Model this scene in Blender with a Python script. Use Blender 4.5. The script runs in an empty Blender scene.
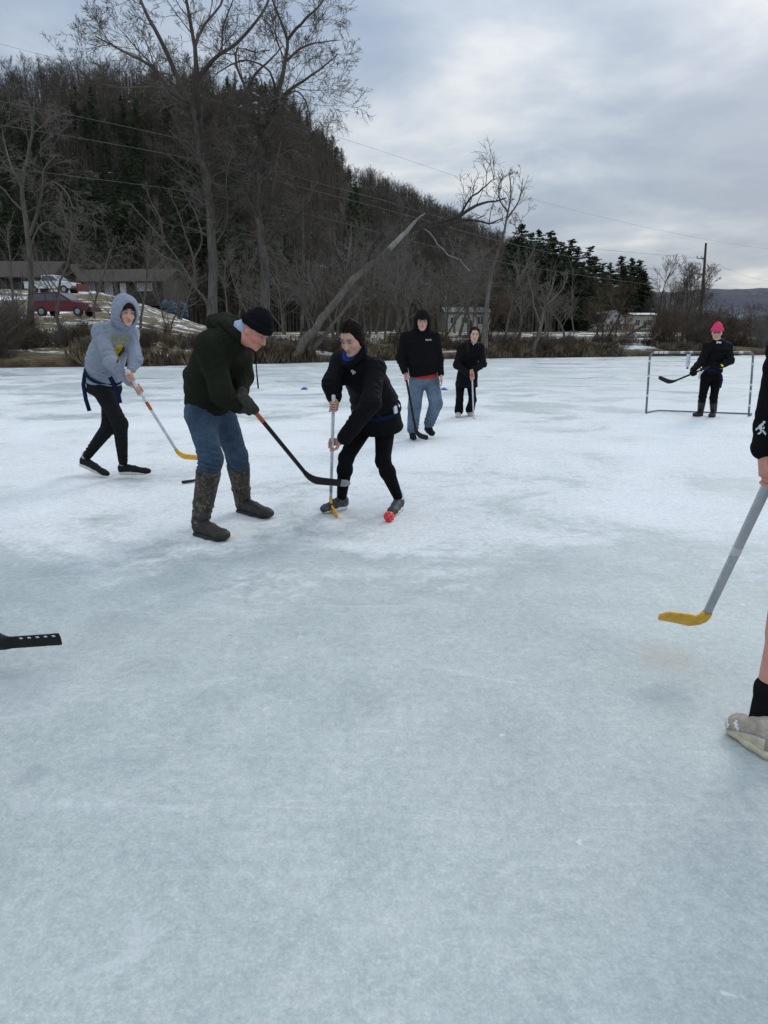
import bpy, math, random
import numpy as np
from mathutils import Vector, Matrix
from mathutils.bvhtree import BVHTree

# ------------------------------------------------------------------ camera, sky, sun, exposure
scn = bpy.context.scene
CAMH, FPX, PITCH = 1.52, 683.0, math.radians(15.0)
cam_d = bpy.data.cameras.new("camera")
cam = bpy.data.objects.new("camera", cam_d)
scn.collection.objects.link(cam)
cam.location = (0, 0, CAMH)
cam.rotation_euler = (math.radians(90) - PITCH, 0, 0)
cam_d.sensor_fit = 'VERTICAL'
cam_d.sensor_height = 36.0
cam_d.lens = 36.0 * FPX / 1024.0
cam_d.clip_start = 0.05
cam_d.clip_end = 9000
scn.camera = cam

SUN_EL, SUN_AZ = math.radians(34), math.radians(38)     # azimuth measured from +Y towards +X
world = bpy.data.worlds.new("World")
scn.world = world
world.use_nodes = True
wn = world.node_tree; wn.nodes.clear()
def N(t, kind, **kw):
    n = t.nodes.new(kind)
    for k, v in kw.items():
        if k in ('inp',):
            for a, b in v.items(): n.inputs[a].default_value = b
        else: setattr(n, k, v)
    return n
L = lambda t, a, b: t.links.new(a, b)
def MATH(t, op, a, b=None, clamp=False):
    n = t.nodes.new('ShaderNodeMath'); n.operation = op; n.use_clamp = clamp
    for i, v in enumerate((a, b)):
        if v is None: continue
        if isinstance(v, (int, float)): n.inputs[i].default_value = v
        else: t.links.new(v, n.inputs[i])
    return n.outputs[0]
def RAMP(t, fac, stops, interp='LINEAR'):
    n = t.nodes.new('ShaderNodeValToRGB'); n.color_ramp.interpolation = interp
    e = n.color_ramp.elements
    while len(e) < len(stops): e.new(0.5)
    for i, (p, c) in enumerate(stops):
        e[i].position = p
        e[i].color = (c, c, c, 1) if isinstance(c, (int, float)) else (*c, 1)
    t.links.new(fac, n.inputs[0]); return n.outputs[0]
def MIX(t, fac, a, b, blend='MIX'):
    n = t.nodes.new('ShaderNodeMix'); n.data_type = 'RGBA'; n.blend_type = blend
    for sock, v in ((n.inputs[0], fac), (n.inputs[6], a), (n.inputs[7], b)):
        if isinstance(v, (int, float)): sock.default_value = v
        elif isinstance(v, tuple): sock.default_value = (*v, 1) if len(v) == 3 else v
        else: t.links.new(v, sock)
    return n.outputs[2]
def NOISE(t, vec, scale, detail=4, rough=0.5, dist=0.0):
    n = t.nodes.new('ShaderNodeTexNoise')
    n.inputs['Scale'].default_value = scale; n.inputs['Detail'].default_value = detail
    n.inputs['Roughness'].default_value = rough; n.inputs['Distortion'].default_value = dist
    if vec is not None: t.links.new(vec, n.inputs['Vector'])
    return n.outputs['Fac']
def VEC(t, x, y, z):
    n = t.nodes.new('ShaderNodeCombineXYZ')
    for i, v in enumerate((x, y, z)):
        if isinstance(v, (int, float)): n.inputs[i].default_value = v
        else: t.links.new(v, n.inputs[i])
    return n.outputs[0]

tc = N(wn, 'ShaderNodeTexCoord')
sx = N(wn, 'ShaderNodeSeparateXYZ'); L(wn, tc.outputs['Generated'], sx.inputs[0])
dx, dy, dz = sx.outputs
zz = MATH(wn, 'ADD', MATH(wn, 'MAXIMUM', dz, 0.0), 0.16)
cv = VEC(wn, MATH(wn, 'DIVIDE', dx, zz), MATH(wn, 'DIVIDE', dy, zz), 0.0)
n1 = NOISE(wn, cv, 0.62, 6, 0.52, 0.3)
mp = N(wn, 'ShaderNodeMapping'); L(wn, cv, mp.inputs[0]); mp.inputs['Location'].default_value = (3.7, 1.9, 5.0)
n2 = NOISE(wn, mp.outputs[0], 1.5, 8, 0.55, 0.2)
nn = MATH(wn, 'ADD', MATH(wn, 'MULTIPLY', n1, 0.58), MATH(wn, 'MULTIPLY', n2, 0.42))
cloud = RAMP(wn, nn, [(0.42, (3.0, 3.75, 5.0)), (0.485, (3.85, 4.6, 5.7)), (0.535, (5.0, 5.7, 6.6)), (0.595, (7.2, 7.5, 7.8))])
sky = N(wn, 'ShaderNodeTexSky'); sky.sky_type = 'NISHITA'; sky.sun_disc = False
sky.sun_elevation = SUN_EL; sky.sun_rotation = SUN_AZ; sky.air_density = 1.4; sky.dust_density = 2.0
skyc = MIX(wn, 0.90, sky.outputs[0], cloud)
# an overcast sky is brightest overhead
zen = MATH(wn, 'ADD', MATH(wn, 'MULTIPLY', MATH(wn, 'POWER', MATH(wn, 'MAXIMUM', dz, 0.0), 2.0), 1.5), 0.97)
sc_ = N(wn, 'ShaderNodeVectorMath', operation='SCALE'); L(wn, skyc, sc_.inputs[0]); L(wn, zen, sc_.inputs['Scale'])
bg = N(wn, 'ShaderNodeBackground'); bg.inputs['Strength'].default_value = 0.1
L(wn, sc_.outputs[0], bg.inputs[0])
wo = N(wn, 'ShaderNodeOutputWorld'); L(wn, bg.outputs[0], wo.inputs[0])

sun_d = bpy.data.lights.new("sun", 'SUN'); sun_d.energy = 0.95; sun_d.angle = math.radians(18); sun_d.color = (1.0, 0.96, 0.90)
sun = bpy.data.objects.new("sun", sun_d); scn.collection.objects.link(sun)
sd = Vector((math.sin(SUN_AZ) * math.cos(SUN_EL), math.cos(SUN_AZ) * math.cos(SUN_EL), math.sin(SUN_EL)))
sun.rotation_euler = sd.to_track_quat('Z', 'Y').to_euler()
sun.location = sd * 50
scn.view_settings.view_transform = 'Standard'
scn.view_settings.look = 'None'
scn.view_settings.exposure = 0.0
scn.view_settings.gamma = 1.0
scn.view_settings.use_curve_mapping = False
scn.cycles.max_bounces = 5
scn.cycles.diffuse_bounces = 2
scn.cycles.glossy_bounces = 2
scn.cycles.transparent_max_bounces = 4
scn.cycles.transmission_bounces = 2
scn.cycles.use_adaptive_sampling = True
scn.cycles.use_denoising = True

# ------------------------------------------------------------------ placing helpers
CP, SP = math.cos(PITCH), math.sin(PITCH)
def P(px, py, Y):
    """the point seen at (px, py) at ground distance Y"""
    v = (512 - py) / FPX
    den = CP + v * SP
    return np.array([Y * ((px - 384) / FPX) / den, Y, CAMH + Y * (-SP + v * CP) / den])
def G(px, py, z=0.0):
    v = (512 - py) / FPX
    s = (-SP + v * CP) / (CP + v * SP)
    return P(px, py, (z - CAMH) / s)
def nrm(v):
    v = np.asarray(v, float); return v / (np.linalg.norm(v) + 1e-12)
COL = scn.collection
def tag(o, label=None, cat=None, group=None, kind=None):
    if label: o['label'] = label
    if cat: o['category'] = cat
    if group: o['group'] = group
    if kind: o['kind'] = kind
    return o
def thing(name, loc, label, cat, group=None):
    o = bpy.data.objects.new(name, None); COL.objects.link(o)
    o.location = tuple(float(c) for c in loc); o.empty_display_size = 0.2
    return tag(o, label, cat, group)
def origin_of(o):
    v = Vector((0, 0, 0))
    while o is not None:
        v += o.location; o = o.parent
    return np.array(v)
def mk(name, verts, faces, mat, parent=None, smooth=True, cols=None):
    """one mesh object from world-space vertices"""
    verts = np.asarray(verts, dtype=np.float64).reshape(-1, 3)
    if parent is not None: verts = verts - origin_of(parent)
    me = bpy.data.meshes.new(name)
    if isinstance(faces, np.ndarray):
        nf, k = faces.shape
        me.vertices.add(len(verts)); me.vertices.foreach_set('co', verts.astype(np.float32).ravel())
        me.loops.add(nf * k); me.loops.foreach_set('vertex_index', faces.astype(np.int32).ravel())
        me.polygons.add(nf); me.polygons.foreach_set('loop_start', np.arange(0, nf * k, k, dtype=np.int32))
        me.polygons.foreach_set('loop_total', np.full(nf, k, dtype=np.int32))
        me.update(calc_edges=True); me.validate()
    else:
        me.from_pydata([tuple(v) for v in verts], [], [tuple(f) for f in faces]); me.update()
    if smooth: me.polygons.foreach_set('use_smooth', np.ones(len(me.polygons), dtype=bool))
    if cols is not None:
        a = me.color_attributes.new('col', 'FLOAT_COLOR', 'POINT')
        c4 = np.ones((len(verts), 4), dtype=np.float32); c4[:, :3] = cols
        a.data.foreach_set('color', c4.ravel())
    me.materials.append(mat)
    o = bpy.data.objects.new(name, me); COL.objects.link(o)
    if parent is not None: o.parent = parent
    return o
class MB:
    """collects polygons for one mesh"""
    def __init__(s): s.v = []; s.f = []; s.n = 0
    def add(s, v, f):
        s.v.extend([tuple(p) for p in v]); s.f.extend([tuple(i + s.n for i in q) for q in f]); s.n += len(v); return s
    def box(s, c, size, rz=0.0, frame=None):
        a, b, d = [q / 2 for q in size]
        if frame is None:
            ca, sa = math.cos(rz), math.sin(rz); frame = ((ca, sa, 0), (-sa, ca, 0), (0, 0, 1))
        X, Y_, Z = [np.array(q, float) for q in frame]; c = np.array(c, float)
        v = [c + X * i * a + Y_ * j * b + Z * k * d for k in (-1, 1) for j in (-1, 1) for i in (-1, 1)]
        return s.add(v, [(0, 2, 3, 1), (4, 5, 7, 6), (0, 1, 5, 4), (2, 6, 7, 3), (0, 4, 6, 2), (1, 3, 7, 5)])
    def tube(s, pts, rad, n=8, caps=True):
        pts = [np.array(p, float) for p in pts]; m = len(pts)
        if not hasattr(rad, '__len__'): rad = [rad] * m
        ref = None; rings = []
        for i in range(m):
            t = nrm(pts[min(i + 1, m - 1)] - pts[max(i - 1, 0)])
            if ref is None:
                ref = nrm(np.cross(t, (0.31, 0.17, 0.93) if abs(t[2]) < 0.9 else (1, 0.1, 0)))
            a = nrm(ref - t * np.dot(ref, t)); ref = a; b = np.cross(t, a)
            rings.append([pts[i] + rad[i] * (math.cos(q) * a + math.sin(q) * b) for q in [2 * math.pi * k / n for k in range(n)]])
        v = [p for r in rings for p in r]
        f = [(i * n + k, i * n + (k + 1) % n, (i + 1) * n + (k + 1) % n, (i + 1) * n + k) for i in range(m - 1) for k in range(n)]
        if caps: f += [tuple(range(n - 1, -1, -1)), tuple((m - 1) * n + k for k in range(n))]
        return s.add(v, f)
    def prism(s, outline, d0, d1):
        """outline: world points of a polygon, extruded from offset d0 to offset d1 (vectors)"""
        n = len(outline); a = [np.array(p) + d0 for p in outline]; b = [np.array(p) + d1 for p in outline]
        f = [tuple(range(n - 1, -1, -1)), tuple(range(n, 2 * n))] + [(i, (i + 1) % n, n + (i + 1) % n, n + i) for i in range(n)]
        return s.add(a + b, f)
    def sphere(s, c, r, n=12, m=8, frame=None):
        r = (r, r, r) if not hasattr(r, '__len__') else r
        X, Y_, Z = frame if frame is not None else np.eye(3)
        c = np.array(c, float); v = []; f = []
        for j in range(m + 1):
            th = math.pi * j / m
            for i in range(n):
                ph = 2 * math.pi * i / n
                v.append(c + X * r[0] * math.sin(th) * math.cos(ph) + Y_ * r[1] * math.sin(th) * math.sin(ph) + Z * r[2] * math.cos(th))
        for j in range(m):
            for i in range(n): f.append((j * n + i, (j + 1) * n + i, (j + 1) * n + (i + 1) % n, j * n + (i + 1) % n))
        return s.add(v, f)
    def build(s, name, mat, parent=None, smooth=False):
        return mk(name, s.v, s.f, mat, parent, smooth)
def copy_tree(o, parent=None):
    c = o.copy(); COL.objects.link(c)
    if parent is not None: c.parent = parent
    for ch in list(o.children): copy_tree(ch, c)
    return c

# ------------------------------------------------------------------ materials
MATS = {}
def new_mat(name):
    m = bpy.data.materials.new(name); m.use_nodes = True
    t = m.node_tree; b = t.nodes['Principled BSDF']; MATS[name] = m
    return m, t, b
def plain(name, c, rough=0.7, var=0.15, scale=8.0, metal=0.0, bump=0.0, bscale=60.0, spec=None):
    m, t, b = new_mat(name)
    co = N(t, 'ShaderNodeTexCoord').outputs['Object']
    n = NOISE(t, co, scale, 4, 0.6)
    lo = tuple(x * (1 - var) for x in c); hi = tuple(min(1, x * (1 + var)) for x in c)
    L(t, RAMP(t, n, [(0.3, lo), (0.7, hi)]), b.inputs['Base Color'])
    b.inputs['Roughness'].default_value = rough; b.inputs['Metallic'].default_value = metal
    if spec is not None: b.inputs['Specular IOR Level'].default_value = spec
    if bump:
        bn = N(t, 'ShaderNodeBump'); bn.inputs['Strength'].default_value = bump; bn.inputs['Distance'].default_value = 0.01
        L(t, NOISE(t, co, bscale, 3, 0.6), bn.inputs['Height']); L(t, bn.outputs[0], b.inputs['Normal'])
    return m
def fabric(name, c, var=0.18, rough=0.9, dust=None):
    m, t, b = new_mat(name)
    co = N(t, 'ShaderNodeTexCoord').outputs['Object']
    n = NOISE(t, co, 6, 5, 0.65)
    lo = tuple(x * (1 - var) for x in c); hi = tuple(min(1, x * (1 + var)) for x in c)
    base = RAMP(t, n, [(0.3, lo), (0.7, hi)])
    fine = NOISE(t, co, 260, 2, 0.6)
    base = MIX(t, 0.5, base, RAMP(t, fine, [(0.3, tuple(x * 0.75 for x in c)), (0.7, tuple(min(1, x * 1.3) for x in c))]))
    L(t, base, b.inputs['Base Color'])
    b.inputs['Roughness'].default_value = rough; b.inputs['Specular IOR Level'].default_value = 0.06
    bn = N(t, 'ShaderNodeBump'); bn.inputs['Strength'].default_value = 0.9; bn.inputs['Distance'].default_value = 0.03
    crease = MATH(t, 'ABSOLUTE', MATH(t, 'SUBTRACT', NOISE(t, co, 7.5, 3, 0.55, 1.4), 0.5))
    h = MATH(t, 'ADD', MATH(t, 'MULTIPLY', crease, -1.6), MATH(t, 'ADD', MATH(t, 'MULTIPLY', NOISE(t, co, 24, 4, 0.6, 0.6), 0.35), MATH(t, 'MULTIPLY', fine, 0.06)))
    L(t, h, bn.inputs['Height']); L(t, bn.outputs[0], b.inputs['Normal'])
    return m
def denim(name, dark, light):
    m, t, b = new_mat(name)
    co = N(t, 'ShaderNodeTexCoord').outputs['Object']
    n = NOISE(t, co, 5.5, 4, 0.6, 0.4)
    f = NOISE(t, co, 140, 3, 0.7)
    base = RAMP(t, n, [(0.36, dark), (0.62, light)])
    base = MIX(t, 0.35, base, RAMP(t, f, [(0.3, tuple(x * 0.5 for x in dark)), (0.7, tuple(min(1, x * 1.3) for x in light))]))
    L(t, base, b.inputs['Base Color']); b.inputs['Roughness'].default_value = 0.85
    b.inputs['Specular IOR Level'].default_value = 0.2
    bn = N(t, 'ShaderNodeBump'); bn.inputs['Strength'].default_value = 0.9; bn.inputs['Distance'].default_value = 0.035
    crease = MATH(t, 'ABSOLUTE', MATH(t, 'SUBTRACT', NOISE(t, co, 8.5, 3, 0.6, 1.6), 0.5))
    L(t, MATH(t, 'ADD', MATH(t, 'MULTIPLY', crease, -1.6), MATH(t, 'MULTIPLY', NOISE(t, co, 30, 4, 0.6, 0.9), 0.35)), bn.inputs['Height']); L(t, bn.outputs[0], b.inputs['Normal'])
    return m
def skin_mat():
    m, t, b = new_mat('skin')
    a = N(t, 'ShaderNodeAttribute'); a.attribute_name = 'col'
    L(t, a.outputs['Color'], b.inputs['Base Color'])
    b.inputs['Roughness'].default_value = 0.5
    b.inputs['Subsurface Weight'].default_value = 0.08; b.inputs['Subsurface Radius'].default_value = (0.01, 0.004, 0.002)
    return m
SKIN = skin_mat()

# ice sheet: frosted milky ice, blue-grey wet patches, scuffed snow near the players
def ice_mat():
    m, t, b = new_mat('lake_ice')
    geo = N(t, 'ShaderNodeNewGeometry'); pos = geo.outputs['Position']
    s = N(t, 'ShaderNodeSeparateXYZ'); L(t, pos, s.inputs[0])
    X, Y_, Z = s.outputs
    warp = NOISE(t, pos, 0.35, 4, 0.6)
    # how much scraped frost covers the ice: more across the rink in the middle distance
    big = NOISE(t, pos, 0.55, 6, 0.62, 0.8)
    st = VEC(t, MATH(t, 'MULTIPLY', X, 0.17), MATH(t, 'ADD', MATH(t, 'MULTIPLY', Y_, 0.62), MATH(t, 'MULTIPLY', warp, 2.0)), 3.0)
    streak = NOISE(t, st, 1.0, 5, 0.6, 0.6)
    rink = RAMP(t, MATH(t, 'DIVIDE', MATH(t, 'ADD', Y_, MATH(t, 'MULTIPLY', warp, 2.5)), 40.0),
                [(0.0, 0.0), (0.115, 0.02), (0.155, 0.55), (0.25, 0.80), (0.42, 0.62), (0.60, 0.42), (0.95, 0.45)])
    fr = MATH(t, 'ADD', MATH(t, 'MULTIPLY', MATH(t, 'SUBTRACT', big, 0.5), 2.1), rink)
    fr = MATH(t, 'ADD', fr, MATH(t, 'MULTIPLY', MATH(t, 'SUBTRACT', streak, 0.5), RAMP(t, MATH(t, 'DIVIDE', Y_, 40.0), [(0.18, 0.3), (0.4, 3.2)])))
    edge = NOISE(t, pos, 7.0, 8, 0.72, 0.5)
    frost = RAMP(t, MATH(t, 'ADD', fr, MATH(t, 'MULTIPLY', MATH(t, 'SUBTRACT', edge, 0.5), 1.1)), [(0.30, 0.0), (0.62, 0.75), (1.0, 1.0)])
    medium = NOISE(t, pos, 3.2, 6, 0.65, 0.4)
    fine = NOISE(t, pos, 26, 6, 0.7)
    vfine = NOISE(t, pos, 95, 4, 0.75)
    ice = RAMP(t, medium, [(0.34, (0.455, 0.500, 0.486)), (0.50, (0.492, 0.538, 0.520)), (0.66, (0.535, 0.575, 0.553))])
    large = NOISE(t, pos, 0.9, 4, 0.55, 0.5)
    ice = MIX(t, 0.55, ice, RAMP(t, large, [(0.35, (0.84, 0.85, 0.86)), (0.65, (1.08, 1.07, 1.06))]), 'MULTIPLY')
    ice = MIX(t, 0.62, ice, RAMP(t, fine, [(0.34, (0.80, 0.82, 0.83)), (0.5, (1.0, 1.0, 1.0)), (0.68, (1.24, 1.22, 1.20))]), 'MULTIPLY')
    ice = MIX(t, 0.7, ice, RAMP(t, vfine, [(0.34, (0.82, 0.83, 0.84)), (0.66, (1.18, 1.17, 1.16))]), 'MULTIPLY')
    snow = RAMP(t, fine, [(0.30, (0.62, 0.655, 0.660)), (0.55, (0.80, 0.805, 0.79)), (0.75, (0.90, 0.885, 0.86))])
    c = MIX(t, frost, ice, snow)
    # pale grains and chips of frost frozen in
    chips = N(t, 'ShaderNodeTexVoronoi'); chips.inputs['Scale'].default_value = 5.5; L(t, pos, chips.inputs['Vector'])
    wv = N(t, 'ShaderNodeVectorMath', operation='ADD'); L(t, pos, wv.inputs[0])
    wn2 = N(t, 'ShaderNodeTexNoise'); wn2.inputs['Scale'].default_value = 12; wn2.inputs['Detail'].default_value = 3
    ws = N(t, 'ShaderNodeVectorMath', operation='SCALE'); L(t, wn2.outputs['Color'], ws.inputs[0]); ws.inputs['Scale'].default_value = 0.16
    L(t, pos, wn2.inputs['Vector']); L(t, ws.outputs[0], wv.inputs[1]); L(t, wv.outputs[0], chips.inputs['Vector'])
    sp = N(t, 'ShaderNodeSeparateXYZ'); L(t, chips.outputs['Color'], sp.inputs[0])
    chip = MATH(t, 'MULTIPLY', RAMP(t, chips.outputs['Distance'], [(0.05, 1.0), (0.11, 0.0)]), MATH(t, 'GREATER_THAN', sp.outputs[0], 0.74))
    grain = RAMP(t, vfine, [(0.58, 0.0), (0.70, 0.65)])
    c = MIX(t, MATH(t, 'MULTIPLY', chip, 0.75), c, (0.72, 0.75, 0.74))
    c = MIX(t, MATH(t, 'MULTIPLY', grain, 0.7), c, (0.66, 0.69, 0.69))
    dn = VEC(t, MATH(t, 'MULTIPLY', X, 2.2), MATH(t, 'MULTIPLY', Y_, 5.0), 7.0)
    dents = MATH(t, 'MULTIPLY', RAMP(t, NOISE(t, dn, 1.6, 5, 0.62, 0.8), [(0.60, 0.0), (0.68, 0.55)]), frost)
    c = MIX(t, dents, c, (0.50, 0.535, 0.54))
    # thin skate scratches and hairline cracks
    cr = N(t, 'ShaderNodeTexVoronoi'); cr.feature = 'DISTANCE_TO_EDGE'; cr.inputs['Scale'].default_value = 0.45; L(t, wv.outputs[0], cr.inputs['Vector'])
    crack = MATH(t, 'MULTIPLY', RAMP(t, cr.outputs['Distance'], [(0.0, 1.0), (0.006, 0.0)]), RAMP(t, big, [(0.52, 0.0), (0.68, 0.25)]))
    c = MIX(t, crack, c, (0.80, 0.81, 0.80))
    for ang, seed, wdt in ((0.5, 3.0, 0.0022), (-0.9, 9.0, 0.0018), (1.9, 15.0, 0.0018)):
        mr = N(t, 'ShaderNodeMapping'); L(t, pos, mr.inputs[0]); mr.inputs['Rotation'].default_value = (0, 0, ang); mr.inputs['Scale'].default_value = (0.16, 1.1, 1); mr.inputs['Location'].default_value = (seed, seed * .7, 0)
        ln = MATH(t, 'ABSOLUTE', MATH(t, 'SUBTRACT', NOISE(t, mr.outputs[0], 1.1, 1.5, 0.4), 0.5))
        brk = RAMP(t, NOISE(t, pos, 1.7 + seed * .1, 4, 0.6), [(0.50, 0.0), (0.60, 0.28)])
        c = MIX(t, MATH(t, 'MULTIPLY', RAMP(t, ln, [(0.0, 1.0), (wdt, 0.0)]), brk), c, (0.76, 0.78, 0.77))
    # a brownish stain melted into the ice, and one dark soft spot
    def spot(x, y, r, col, amt, c):
        g = N(t, 'ShaderNodeVectorMath', operation='DISTANCE'); L(t, wv.outputs[0], g.inputs[0]); g.inputs[1].default_value = (x + .08, y + .08, 0.08)
        return MIX(t, MATH(t, 'MULTIPLY', RAMP(t, MATH(t, 'DIVIDE', g.outputs['Value'], r), [(0.15, 1.0), (1.0, 0.0)], 'EASE'), amt), c, col)
    a = G(660, 655); c = spot(a[0], a[1], 0.22, (0.42, 0.38, 0.30), 0.45, c)
    a = G(30, 778); c = spot(a[0], a[1], 0.08, (0.29, 0.33, 0.34), 0.42, c)
    a = G(20, 690); c = spot(a[0], a[1], 0.30, (0.38, 0.43, 0.45), 0.35, c)  # soft shadow of the left stick blade, put into the ice colour
    wet = MATH(t, 'MULTIPLY', RAMP(t, MATH(t, 'ADD', streak, MATH(t, 'MULTIPLY', big, 0.25)), [(0.63, 0.0), (0.75, 0.9)]), RAMP(t, MATH(t, 'DIVIDE', Y_, 40.0), [(0.30, 0.0), (0.42, 1.0)]))
    c = MIX(t, MATH(t, 'MULTIPLY', wet, 0.75), c, (0.36, 0.42, 0.44))
    L(t, c, b.inputs['Base Color'])
    rgh = MIX(t, frost, RAMP(t, medium, [(0.35, 0.34), (0.65, 0.52)]), (0.80, 0.80, 0.80))
    L(t, MIX(t, wet, rgh, (0.16, 0.16, 0.16)), b.inputs['Roughness'])
    L(t, MATH(t, 'ADD', MATH(t, 'MULTIPLY', MATH(t, 'SUBTRACT', 1.0, frost), 0.38), MATH(t, 'MULTIPLY', wet, 0.2)), b.inputs['Specular IOR Level'])
    b.inputs['IOR'].default_value = 1.31
    bn = N(t, 'ShaderNodeBump'); bn.inputs['Strength'].default_value = 0.8; bn.inputs['Distance'].default_value = 0.012
    hh = MATH(t, 'ADD', MATH(t, 'MULTIPLY', fine, 0.6), MATH(t, 'ADD', medium, MATH(t, 'MULTIPLY', vfine, 0.15)))
    L(t, hh, bn.inputs['Height']); L(t, bn.outputs[0], b.inputs['Normal'])
    return m
ICE = ice_mat()

# ------------------------------------------------------------------ the setting: valley floor, ice, land, far hills
def sl(py):
    v = (512 - py) / FPX
    return (-SP + v * CP) / (CP + v * SP)
def u_of(px, py=330):
    v = (512 - py) / FPX
    return ((px - 384) / FPX) / (CP + v * SP)
rs = np.random.RandomState(7)
_ph = rs.rand(64, 3) * 6.28; _dr = rs.randn(64, 3)
def vnoise(p, scale, octaves=3, seed=0):
    """smooth pseudo noise in about -1..1 from sums of sines"""
    out = 0; amp = 1; tot = 0; s = scale
    for o in range(octaves):
        a = _dr[(seed * 7 + o * 3) % 61]; b2 = _dr[(seed * 7 + o * 3 + 1) % 61]; c2 = _dr[(seed * 7 + o * 3 + 2) % 61]
        ph = _ph[(seed * 5 + o) % 64]
        q = p * s
        w = np.sin(q @ c2 * 0.7 + ph[2]) * 1.1
        out = out + amp * np.sin(q @ a + ph[0] + w) * np.cos(q @ b2 + ph[1] - w)
        tot += amp; amp *= 0.5; s *= 2.07
    return out / tot * 1.4
SH_PX = np.array([-400, 0, 150, 290, 480, 600, 768, 1200]); SH_PY = np.array([371, 368, 366, 363, 358.5, 357, 355, 352])
SH_U = np.array([u_of(a, b) for a, b in zip(SH_PX, SH_PY)]); SH_Y = np.array([-CAMH / sl(q) for q in SH_PY])
def shoreY(u): return np.interp(u, SH_U, SH_Y)
# front bluff (left), its skyline as ground slopes
FR_PX = np.array([-1500, -800, -300, 0, 60, 100, 150, 200, 235, 255, 275, 300, 320, 340, 352, 372, 400, 430])
FR_PY = np.array([300, 180, 105, 114, 109, 109, 112, 112, 102, 97, 107, 128, 148, 170, 196, 262, 326, 350])
FR_U = np.array([u_of(a, b) for a, b in zip(FR_PX, FR_PY)]); FR_S = np.array([sl(q) for q in FR_PY])
BK_PX = np.array([-400, 200, 330, 360, 400, 430, 470, 520, 580, 640, 700, 800, 1100])
BK_PY = np.array([150, 170, 188, 192, 207, 220, 236, 262, 282, 300, 312, 318, 320])
BK_U = np.array([u_of(a, b) for a, b in zip(BK_PX, BK_PY)]); BK_S = np.array([sl(q) for q in BK_PY])
def smooth(t): t = np.clip(t, 0, 1); return t * t * (3 - 2 * t)
def land_z(x, y):
    x = np.asarray(x, float); y = np.asarray(y, float)
    u = x / np.maximum(y, 5.0)
    sh = shoreY(u); d = y - sh
    p = np.stack([x, y, 0 * x], -1)
    left = smooth((-0.20 - u) / 0.22)                      # houses stand on a rise at the left
    z = -0.35 + 0.75 * smooth((d + 0.8) / 1.6) + 0.35 * smooth((d - 1.0) / 4)
    z = z + left * (0.5 * smooth((d) / 5) + 1.0 * smooth((y - 40) / 14) + 3.0 * smooth((y - 56) / 18) + 1.7 * smooth((y - 80) / 24))
    z = z + (1 - left) * (0.22 * smooth((d - 5) / 40) + 0.45 * smooth((y - 170) / 80))
    z = z + 0.10 * vnoise(p, 0.5, 3, 1) * smooth((d + 0.5) / 2) + (0.10 + 0.15 * left) * vnoise(p, 0.07, 3, 2) * smooth((d - 4) / 20)
    Hf = 205 * np.interp(u, FR_U, FR_S) + CAMH
    y0 = 122.0
    tt = (y - y0) / (205 - y0)
    zf = (Hf) * (0.55 * smooth(tt) + 0.45 * smooth(tt * 1.0) ** 0.7) - 0.03 * np.maximum(y - 215, 0)
    zf = zf + (2.2 * vnoise(p, 0.05, 4, 3)) * smooth(tt * 3)
    Hb = 330 * np.interp(u, BK_U, BK_S) + CAMH
    t2 = (y - 200 - 62 * smooth((u - 0.20) / 0.08)) / 130
    zb = Hb * smooth(t2) + 1.5 * vnoise(p, 0.04, 4, 4) * smooth(t2 * 2) - 0.05 * np.maximum(y - 345, 0)
    zf = np.where(tt > 0, zf, -9); zb = np.where(t2 > 0, zb, -9)
    k = 2.0
    out = np.maximum(z, np.maximum(zf, zb))
    return out
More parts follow.
